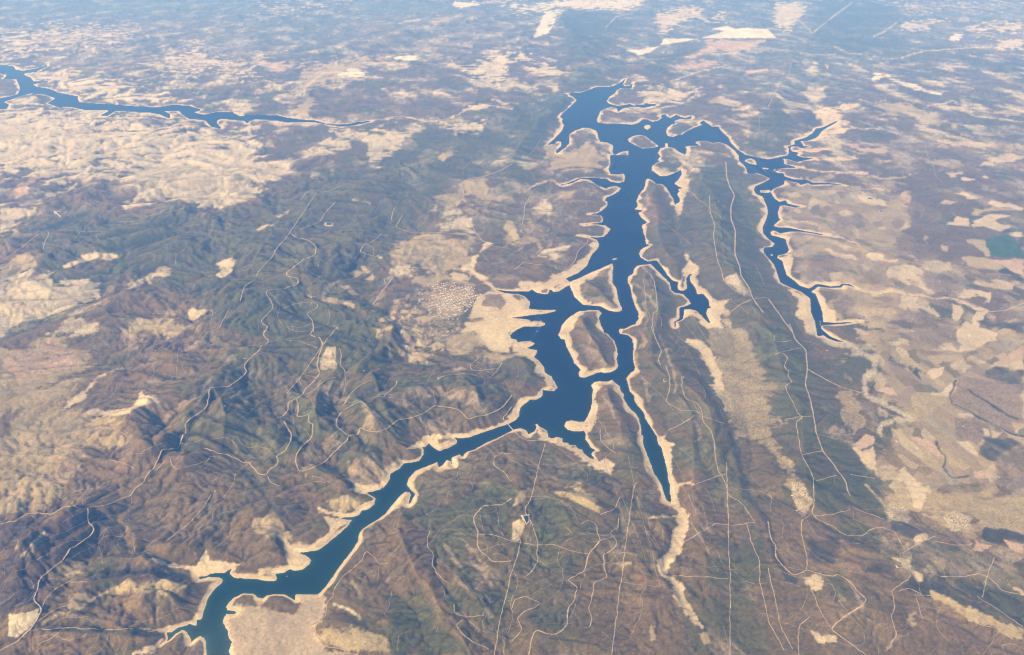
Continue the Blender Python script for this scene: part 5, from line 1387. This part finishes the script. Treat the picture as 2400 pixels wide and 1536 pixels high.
# ponds with a pale rim of spoil
PONDS = [("43", "103,292 150,290 150,330 130,350", "dark triangular pond beside the sandy clearing on the southern hills"),
         ("22", "632,548 684,556 682,570 640,572", "small dark pond in a pale clearing in the wooded mountains"),
         ("21", "508,455 590,452 545,485", "triangular dark pond with orange rim on the far left ridge"),
         ("24", "900,322 935,325 932,338 902,336", "small dark pond in the cream field east of the lake"),
         ("24", "1005,438 1030,438 1028,452 1008,450", "tiny square dark pond south of the cream field"),
         ("33", "1370,500 1384,500 1388,510 1378,516 1368,510", "round pond with pale ring on the central peninsula"),
         ("44", "1155,728 1200,732 1210,742 1170,745", "narrow dark pond at the foot of a tan clearing at lower right")]
for t, s, lab in PONDS:
    p = px(t, s); cxy = p.mean(0)
    x, y, z = on_terrain(p[:, 0], p[:, 1])
    zz = float(z.max()) + 3.0
    n = len(x); mx_, my_ = x.mean(), y.mean()
    def ringv(f, h): return [(mx_ + (a - mx_) * f, my_ + (b - my_) * f, h) for a, b in zip(x, y)]
    root = bpy.data.objects.new('pond', None); root.location = (0, 0, 0); col_.objects.link(root)
    me = bpy.data.meshes.new('water_surface'); me.from_pydata(ringv(1.0, zz), [], [list(range(n))]); me.materials.append(pond_mat)
    link('water_surface', me, root)
    vs = ringv(.98, zz - .5) + ringv(1.12, zz + 3) + ringv(1.35, zz + 2) + ringv(1.9, float(z.min()) - 14)
    fs = [[k * n + i, k * n + (i + 1) % n, (k + 1) * n + (i + 1) % n, (k + 1) * n + i] for k in range(3) for i in range(n)]
    me = bpy.data.meshes.new('bank'); me.from_pydata(vs, [], fs); me.materials.append(track_mat)
    link('bank', me, root)
    tag(root, lab, 'pond')

# ------------------------------------------------------------------ dirt tracks, laid on the relief
roads = parse(ROADS)
ROAD_LABEL = {0: 'main dirt road winding along the western ridge to the three way junction', 4: 'pale gravel road following the dark valley between the green hills',
              9: 'light road descending past the square orchard in the western hills', 11: 'long winding dirt road across the hills west of the bridge'}
for k, (h, p) in enumerate(roads):
    wclass = int(h[1]); row = int(h[0][0])
    pts = [p[0]]
    for a, b in zip(p[:-1], p[1:]):
        n = max(1, int(math.hypot(*(b - a)) / 1.6))
        for i in range(1, n + 1): pts.append(a + (b - a) * i / n)
    pts = np.array(pts)
    for _ in range(12):                                  # round the corners
        pts[1:-1] = pts[1:-1] * .5 + (pts[:-2] + pts[2:]) * .25
    x, y, z = on_terrain(pts[:, 0], pts[:, 1])
    x = x + perlin(x / 130, y / 130, 300) * 14; y = y + perlin(x / 130, y / 130, 301) * 18
    k5 = np.ones(5) / 5
    if len(x) > 9:
        xs, ysm = np.convolve(np.pad(x, 2, 'edge'), k5, 'valid'), np.convolve(np.pad(y, 2, 'edge'), k5, 'valid')
        x, y = xs, ysm
    dx, dy = np.gradient(x), np.gradient(y)
    L = np.hypot(dx, dy) + 1e-6; nx, ny = -dy / L, dx / L
    slant = np.sqrt(y * y + H * H)
    w = {1: 10.0, 2: 16.0, 3: 23.0}[wclass] * np.clip(slant / 17000, .85, 2.2)
    w = w * (1 + .35 * perlin(x / 160, y / 160, 305)) * .5
    cl = grid_at(cell, x, y)
    off = np.clip(cl * .16, 2.5, 16.0)
    vs = []
    hts = [height(x + nx * w * s, y + ny * w * s) for s in (-1, 0, 1)]
    bed = np.maximum(np.maximum(hts[0], hts[1]), hts[2])
    bed = np.maximum(bed, np.convolve(np.pad(bed, 1, 'edge'), np.ones(3) / 3, 'valid')) + off
    for s in (-1, 0, 1):
        vs.append(np.stack([x + nx * w * s, y + ny * w * s, bed], -1))
    vs = np.stack(vs, 1).reshape(-1, 3)
    m = len(x)
    i0 = np.arange(m - 1) * 3
    f = np.concatenate([np.stack([i0, i0 + 1, i0 + 4, i0 + 3], -1), np.stack([i0 + 1, i0 + 2, i0 + 5, i0 + 4], -1)])
    me = mesh_np('dirt_track', vs, f.ravel(), np.full(len(f), 4, np.int32), [track_mat if wclass > 1 else verge_mat])
    if k in ROAD_LABEL:
        tag(link('dirt_road', me), ROAD_LABEL[k], 'road', kind='structure')
    else:
        link('dirt_track', me, base)

# faint tracks that follow the slopes between the surveyed ones
gzx = np.gradient(Z, axis=1) / np.maximum(np.gradient(X, axis=1), 1); gzy = np.gradient(Z, axis=0) / np.gradient(Y, axis=0)
AREAS = [((30, 1150, 560, 1500), 34), ((330, 480, 900, 780), 26), ((520, 780, 1180, 1120), 36), ((1000, 1080, 1500, 1500), 34), ((1480, 650, 1720, 1500), 26),
         ((1750, 1250, 2380, 1520), 22), ((1850, 500, 2380, 1200), 26), ((1250, 340, 1400, 560), 10), ((1620, 380, 1800, 900), 12), ((0, 500, 400, 1000), 16), ((1300, 60, 2300, 380), 20)]
for (xa, ya, xb, yb), cnt in AREAS:
    for _ in range(cnt):
        x, y, z = on_terrain(np.array([rng.uniform(xa, xb)]), np.array([rng.uniform(ya, yb)])); x, y = float(x[0]), float(y[0])
        along = xa in (1480, 1620)
        hd = rng.uniform(0, 6.28) if not along else 1.75 + rng.uniform(-.15, .15)
        step = 55.0 * (1 + y / 40000); path = []
        for k in range(int(rng.uniform(14, 55))):
            if float(grid_at(sd, x, y)) < 170: break
            path.append((x, y))
            a, b = float(grid_at(gzx, x, y)), float(grid_at(gzy, x, y))
            if not along and a * a + b * b > .002:
                c_ = math.atan2(a, -b)                      # along the contour
                dlt = (c_ - hd + math.pi / 2) % math.pi - math.pi / 2
                hd += np.clip(dlt, -.5, .5) * .55
            hd += rng.normal() * (.11 if not along else .03)
            x += math.cos(hd) * step; y += math.sin(hd) * step
        if len(path) < 8: continue
        P = np.array(path); t = np.linspace(0, len(P) - 1, len(P) * 3)
        x_, y_ = np.interp(t, range(len(P)), P[:, 0]), np.interp(t, range(len(P)), P[:, 1])
        for _s in range(3):
            x_[1:-1] = x_[1:-1] * .5 + (x_[:-2] + x_[2:]) * .25; y_[1:-1] = y_[1:-1] * .5 + (y_[:-2] + y_[2:]) * .25
        dx, dy = np.gradient(x_), np.gradient(y_); L = np.hypot(dx, dy) + 1e-6
        w = rng.uniform(2.6, 5.5) * np.clip(np.hypot(y_, H) / 17000, .9, 2) * (1 + .5 * perlin(x_ / 200, y_ / 200, 33))
        off = np.clip(grid_at(cell, x_, y_) * .09, 2.0, 12.0)
        vs = []
        for s in (-1, 1):
            a, b = x_ - dy / L * w * s, y_ + dx / L * w * s
            vs.append(np.stack([a, b, height(a, b) + off], -1))
        vs = np.stack(vs, 1).reshape(-1, 3); i0 = np.arange(len(x_) - 1) * 2
        f = np.stack([i0 + 1, i0, i0 + 2, i0 + 3], -1)
        link('dirt_track', mesh_np('dirt_track', vs, f.ravel(), np.full(len(f), 4, np.int32), [verge_mat]), base)

# ------------------------------------------------------------------ bridge over the narrows
def box_verts(cx_, cy_, cz, lx, ly, lz, ax=(1, 0), bev=0):
    ux, uy = ax; vx, vy = -uy, ux
    out = []
    for sz in (-1, 1):
        for sx, sy in ((-1, -1), (1, -1), (1, 1), (-1, 1)):
            out.append((cx_ + ux * sx * lx / 2 + vx * sy * ly / 2, cy_ + uy * sx * lx / 2 + vy * sy * ly / 2, cz + sz * lz / 2))
    return out
BOXF = [(3, 2, 1, 0), (4, 5, 6, 7), (0, 1, 5, 4), (1, 2, 6, 5), (2, 3, 7, 6), (3, 0, 4, 7)]
def boxes(name, bl, mat, parent):
    vs, fs = [], []
    for b in bl:
        o = len(vs); vs += box_verts(*b); fs += [tuple(o + i for i in f) for f in BOXF]
    me = bpy.data.meshes.new(name); me.from_pydata(vs, [], fs); me.materials.append(mat)
    return link(name, me, parent)
A = px("32", "2236,866"); B = px("33", "22,966")
ax_, ay_ = ground(A[0, 0], A[0, 1], 16.0); bx_, by_ = ground(B[0, 0], B[0, 1], 16.0)
Lb = math.hypot(bx_ - ax_, by_ - ay_); ub = ((bx_ - ax_) / Lb, (by_ - ay_) / Lb)
mxb, myb = (ax_ + bx_) / 2, (ay_ + by_) / 2
bridge = bpy.data.objects.new('bridge', None); col_.objects.link(bridge)
tag(bridge, 'long straight concrete road bridge crossing the narrows of the reservoir', 'bridge')
boxes('deck', [(mxb, myb, 17, Lb + 60, 13, 2.2, ub)], concrete_mat, bridge)
for s in (-1, 1):
    boxes('parapet', [(mxb - ub[1] * s * 6.2, myb + ub[0] * s * 6.2, 18.8, Lb + 60, .6, 1.4, ub)], concrete_mat, bridge)
npier = 9
pier_mesh = None
for k in range(npier):
    t = (k + .5) / npier
    x_, y_ = ax_ + (bx_ - ax_) * t, ay_ + (by_ - ay_) * t
    if pier_mesh is None:
        o = boxes('pier', [(0, 0, 2, 4, 9, 27.5, ub), (0, 0, 14.6, 6, 12, 2.4, ub)], concrete_mat, bridge); pier_mesh = o.data
    else: o = link('pier', pier_mesh, bridge)
    o.location = (x_, y_, 0)

# ------------------------------------------------------------------ houses
def house_mesh(L, W, hw, hr, wing):
    vs, fs, mi = [], [], []
    def block(cx0, cy0, l, w, h, r):
        o = len(vs)
        vs.extend([(cx0 - l / 2, cy0 - w / 2, -6), (cx0 + l / 2, cy0 - w / 2, -6), (cx0 + l / 2, cy0 + w / 2, -6), (cx0 - l / 2, cy0 + w / 2, -6),
                   (cx0 - l / 2, cy0 - w / 2, h), (cx0 + l / 2, cy0 - w / 2, h), (cx0 + l / 2, cy0 + w / 2, h), (cx0 - l / 2, cy0 + w / 2, h),
                   (cx0 - l / 2, cy0, h + r), (cx0 + l / 2, cy0, h + r)])
        fs.extend([[o, o + 1, o + 5, o + 4], [o + 2, o + 3, o + 7, o + 6], [o + 1, o + 2, o + 6, o + 9, o + 5], [o + 3, o, o + 4, o + 8, o + 7]]); mi.extend([0] * 4)
        e = .5; p = len(vs)
        vs.extend([(cx0 - l / 2 - e, cy0 - w / 2 - e, h - .15), (cx0 + l / 2 + e, cy0 - w / 2 - e, h - .15), (cx0 + l / 2 + e, cy0, h + r + .25), (cx0 - l / 2 - e, cy0, h + r + .25),
                   (cx0 - l / 2 - e, cy0 + w / 2 + e, h - .15), (cx0 + l / 2 + e, cy0 + w / 2 + e, h - .15)])
        fs.extend([[p, p + 1, p + 2, p + 3], [p + 3, p + 2, p + 5, p + 4]]); mi.extend([1, 1])
    block(0, 0, L, W, hw, hr)
    if wing: block(L * .25, -W * .75, L * .45, W * .6, hw * .8, hr * .7)
    return vs, fs, mi
protos = []
for k, a in enumerate([(16, 10, 6.5, 2.2, 0), (13, 9, 6, 2, 1), (20, 11, 7, 2.5, 1), (24, 10, 5, 2, 0), (12, 12, 7.5, 2.4, 0)]):
    vs, fs, mi = house_mesh(*a)
    me = bpy.data.meshes.new('house'); me.from_pydata(vs, [], fs); me.materials.append(wall_mat); me.materials.append(roof_mat)
    me.polygons.foreach_set("material_index", mi); me.update(); protos.append(me)
white_roof = []
for k in (0, 3):
    me = protos[k].copy(); me.materials.clear(); me.materials.append(wall_mat); me.materials.append(wall_mat); white_roof.append(me)

tp = px("22", "1440,1120 1560,1060 1740,1080 1840,1090 2060,1120 2000,1250 1860,1370 1800,1440 1680,1430 1560,1360 1460,1260")
def in_poly(p, x, y):
    m = False
    for (x0, y0), (x1, y1) in zip(p, np.roll(p, -1, 0)):
        if (y0 > y) != (y1 > y) and x < x0 + (y - y0) * (x1 - x0) / (y1 - y0): m = not m
    return m
cand = []
# streets fan out across the slope: rows of houses along street lines
for r in range(44):
    for c2 in range(76):
        u_ = tp[:, 0].min() + (c2 + rng.uniform(-.9, .9)) * 2.15 + (r % 2) * 1.1
        v_ = tp[:, 1].min() + (r + rng.uniform(-.7, .7)) * 2.4 + (u_ - 1060) * -.12
        if not in_poly(tp, u_, v_): continue
        dens = 1.5 - math.hypot((u_ - 1062) / 58, (v_ - 702) / 34) + .9 * float(perlin(np.array([u_ / 16]), np.array([v_ / 9]), 77)[0])
        street = abs(((u_ * .30 + v_) / 7.5) % 1 - .5) < .13 or abs(((u_ - v_ * .6) / 13) % 1 - .5) < .07
        if street: continue
        if rng.uniform() < dens: cand.append((u_, v_, dens))
cand.sort(key=lambda q: -q[2])
stuff_v, stuff_f, stuff_m = [], [], []
for k, (u_, v_, d_) in enumerate(cand):
    x, y, z = on_terrain(np.array([u_]), np.array([v_])); x, y, z = float(x[0]), float(y[0]), float(z[0])
    if float(grid_at(sd, x, y)) < 50: continue
    ang = .5 + rng.choice([0, math.pi / 2]) + rng.uniform(-.15, .15)
    big = rng.uniform(.9, 2.2)
    me = protos[rng.integers(0, 5)] if rng.uniform() < .5 else white_roof[rng.integers(0, 2)]
    if k < 290:
        o = link('house', me); o.location = (x, y, z + 2); o.rotation_euler = (0, 0, ang); o.scale = (big, big, 1.15)
        ns = 'northern' if v_ < 692 else ('southern' if v_ > 712 else 'middle')
        ew = 'western' if u_ < 1045 else ('eastern' if u_ > 1075 else 'central')
        roofw = 'all white house' if me in white_roof else 'white house with clay tiled roof'
        tag(o, '%s, %s rows, %s side of the lakeside village' % (roofw, ns, ew), 'house', 'houses of the village beside the lake')
    else:
        vs = np.empty(len(me.vertices) * 3, np.float32); me.vertices.foreach_get("co", vs); vs = vs.reshape(-1, 3)
        ca, sa = math.cos(ang), math.sin(ang)
        vv = np.stack([(vs[:, 0] * ca - vs[:, 1] * sa) * big + x, (vs[:, 0] * sa + vs[:, 1] * ca) * big + y, vs[:, 2] + z + 2], -1)
        o_ = len(stuff_v); stuff_v.extend(vv.tolist())
        for q in me.polygons: stuff_f.append([o_ + i for i in q.vertices]); stuff_m.append(q.material_index if me not in white_roof else 0)
if stuff_v:
    me = bpy.data.meshes.new('village_outskirts'); me.from_pydata(stuff_v, [], stuff_f); me.materials.append(wall_mat); me.materials.append(roof_mat)
    me.polygons.foreach_set("material_index", stuff_m)
    tag(link('village_outskirts', me), 'scattered outer houses round the edge of the lakeside village', 'houses', kind='stuff')

FARMS = [("31", 1515, 122, "alone on the brown slope at far left"), ("31", 1400, 238, "on a bare knoll among brown hills at left"), ("31", 2022, 738, "at the edge of the green hill near the ridge road"),
         ("32", 1640, 488, "at the bend of a track above the bridge hills"), ("32", 970, 420, "in the valley between green ridges"), ("22", 560, 930, "in the dark woods above the village road"),
         ("22", 500, 1222, "on the wooded slope west of the village"), ("22", 515, 150, "at the foot of the pale hillside"), ("22", 170, 800, "beside the straight forest track"),
         ("23", 1860, 355, "on the green eastern ridge"), ("23", 1255, 1490, "at the fork on the central peninsula"), ("24", 790, 878, "at the corner of a cream field east of the lake"),
         ("24", 1545, 1080, "between the eastern fields"), ("34", 1810, 100, "in the middle of the big cream field"), ("34", 1155, 1055, "in the valley of the eastern farmland"),
         ("34", 1020, 915, "on the flat riverbed bend"), ("34", 1755, 920, "on the brown field at right"), ("34", 530, 238, "beside the pale riverbank"),
         ("44", 215, 100, "at the tip of the speckled clearing"), ("44", 258, 235, "at the foot of the speckled clearing"), ("44", 510, 1410, "in the tan clearing at bottom right"),
         ("42", 1540, 270, "where tracks meet on the southern hills"), ("42", 965, 1440, "on the pale hill at the bottom"), ("41", 128, 1165, "at the edge of the white clearing at lower left"),
         ("41", 1935, 62, "on top of the green ridge at lower left"), ("33", 1540, 480, "in the pale yard on the peninsula"), ("14", 1570, 835, "in the hazy plain at upper right"), ("13", 1020, 838, "on the wooded headland of the upper lake")]
for t, a, b, lab in FARMS:
    q = px(t, "%f,%f" % (a, b))[0]
    x, y, z = on_terrain(np.array([q[0]]), np.array([q[1]])); x, y, z = float(x[0]), float(y[0]), float(z[0])
    s = min(2.6, 1.15 * math.hypot(y, H) / 17000)
    o = link('farmhouse', white_roof[rng.integers(0, 2)]); o.location = (x, y, z + 3); o.rotation_euler = (0, 0, rng.uniform(0, 3)); o.scale = (s, s, 1.2)
    tag(o, 'lone white farmhouse ' + lab, 'farmhouse', 'lone farmhouses in the hills')

# a white boat under way in the near arm, and one moored off the village cape
hullv = []; sect = [(-10, 1.2, 0), (-8, 2.6, 0), (0, 3.2, 0), (6, 2.4, .2), (10, .1, .6)]
for xx, ww, up in sect: hullv += [(xx, -ww, 1.6 + up), (xx, -ww * .5, -.6), (xx, ww * .5, -.6), (xx, ww, 1.6 + up)]
hf = [[i * 4 + j, (i + 1) * 4 + j, (i + 1) * 4 + j + 1, i * 4 + j + 1] for i in range(4) for j in range(3)] + [[i * 4 + 3, (i + 1) * 4 + 3, (i + 1) * 4, i * 4] for i in range(4)] + [[0, 1, 2, 3], [19, 18, 17, 16]]
hm = bpy.data.meshes.new('hull'); hm.from_pydata(hullv, [], hf); hm.materials.append(hull_mat)
for t, a, b, r_, lab in (("42", 280, 826, .6, "small white boat alone on the near river arm off the sandy cape"), ("33", 172, 146, 2.0, "small white boat close off the pale point south of the village")):
    q = px(t, "%f,%f" % (a, b))[0]; x, y = ground(q[0], q[1], 0)
    root = bpy.data.objects.new('boat', None); col_.objects.link(root); root.location = (float(x), float(y), 0.1); root.rotation_euler = (0, 0, r_); root.scale = (1.3, 1.3, 1.3)
    link('hull', hm, root)
    boxes('cabin', [(-1.5, 0, 2.7, 7, 3.6, 2.2)], hull_mat, root)
    tag(root, lab, 'boat')

# ------------------------------------------------------------------ scattered oaks: real crowns where the photo shows dotted pasture
def grove(name, share, NT, r0, r1, label):
    flat = (share * (xcell * ycell)).ravel(); flat = flat / flat.sum()
    pick = rng.choice(NV * NU, NT, p=flat)
    tx = X.ravel()[pick] + rng.uniform(-.5, .5, NT) * xcell.ravel()[pick]; ty = Y.ravel()[pick] + rng.uniform(-.5, .5, NT) * ycell.ravel()[pick]
    tz = height(tx, ty)
    rr = rng.uniform(r0, r1, NT); a0 = rng.uniform(0, 6.28, NT)
    vs = [np.stack([tx + rr * .2, ty, tz + rr * 1.6], -1)]
    for k in range(4):
        an = a0 + k * math.pi / 2; j = rng.uniform(.7, 1.2, NT)
        vs.append(np.stack([tx + np.cos(an) * rr * j, ty + np.sin(an) * rr * j, tz + rr * rng.uniform(.5, .85, NT)], -1))
    vs.append(np.stack([tx, ty, tz - .5], -1))
    TV = np.stack(vs, 1).reshape(-1, 3)
    ft = np.array([(0, 1 + k, 1 + (k + 1) % 4) for k in range(4)] + [(5, 1 + (k + 1) % 4, 1 + k) for k in range(4)])
    TF = (np.arange(NT)[:, None, None] * 6 + ft[None]).reshape(-1)
    tag(link(name, mesh_np(name, TV, TF, np.full(NT * 8, 3, np.int32), [leaf_mat])), label, 'trees', kind='stuff')
seen = (sd > 120) * (GV < 1568) * (GU > -60) * (GU < 2460)
grove('scattered_oaks', SPK * seen * sstep(560, 700, GV) * (region == 0), 34000, 3.5, 7.5, 'countless dark round oaks dotted over the pale pastures')
woody = sstep(.26, .12, ALB.sum(-1)) * sstep(-.15, .35, N2 + N4 * .6) + .8 * GULLY * (GRN > .7)
grove('scrub_woodland', woody * seen * sstep(640, 900, GV), 36000, 4.0, 9.0, 'dark thickets of low trees in the gullies and on the green slopes')
# ------------------------------------------------------------------ air
y0, y1 = Y.min() - 3000, Y.max() + 3000
xm = np.abs(X).max() + 3000
zb, zt = min(float(Z.min()), 0) - 1.0, H + 400
vs = [(-xm, y0 - 8000, zb), (xm, y0 - 8000, zb), (xm, y1, zb), (-xm, y1, zb), (-xm, y0 - 8000, zt), (xm, y0 - 8000, zt), (xm, y1, zt), (-xm, y1, zt)]
me = bpy.data.meshes.new('haze'); me.from_pydata(vs, [], [list(f) for f in BOXF])
hm = bpy.data.materials.new('hazy_air'); hm.use_nodes = True; nt = hm.node_tree; nt.nodes.clear()
out = node(nt, "ShaderNodeOutputMaterial"); pv = node(nt, "ShaderNodeVolumePrincipled")
pv.inputs["Color"].default_value = (*HAZE_COLOR, 1); pv.inputs["Absorption Color"].default_value = (1, 1, 1, 1)
pv.inputs["Density"].default_value = HAZE_DENSITY; pv.inputs["Anisotropy"].default_value = 0.0
nt.links.new(pv.outputs[0], out.inputs["Volume"])
me.materials.append(hm)
tag(link('haze', me), 'thin blue haze filling the whole air', 'haze', kind='stuff')
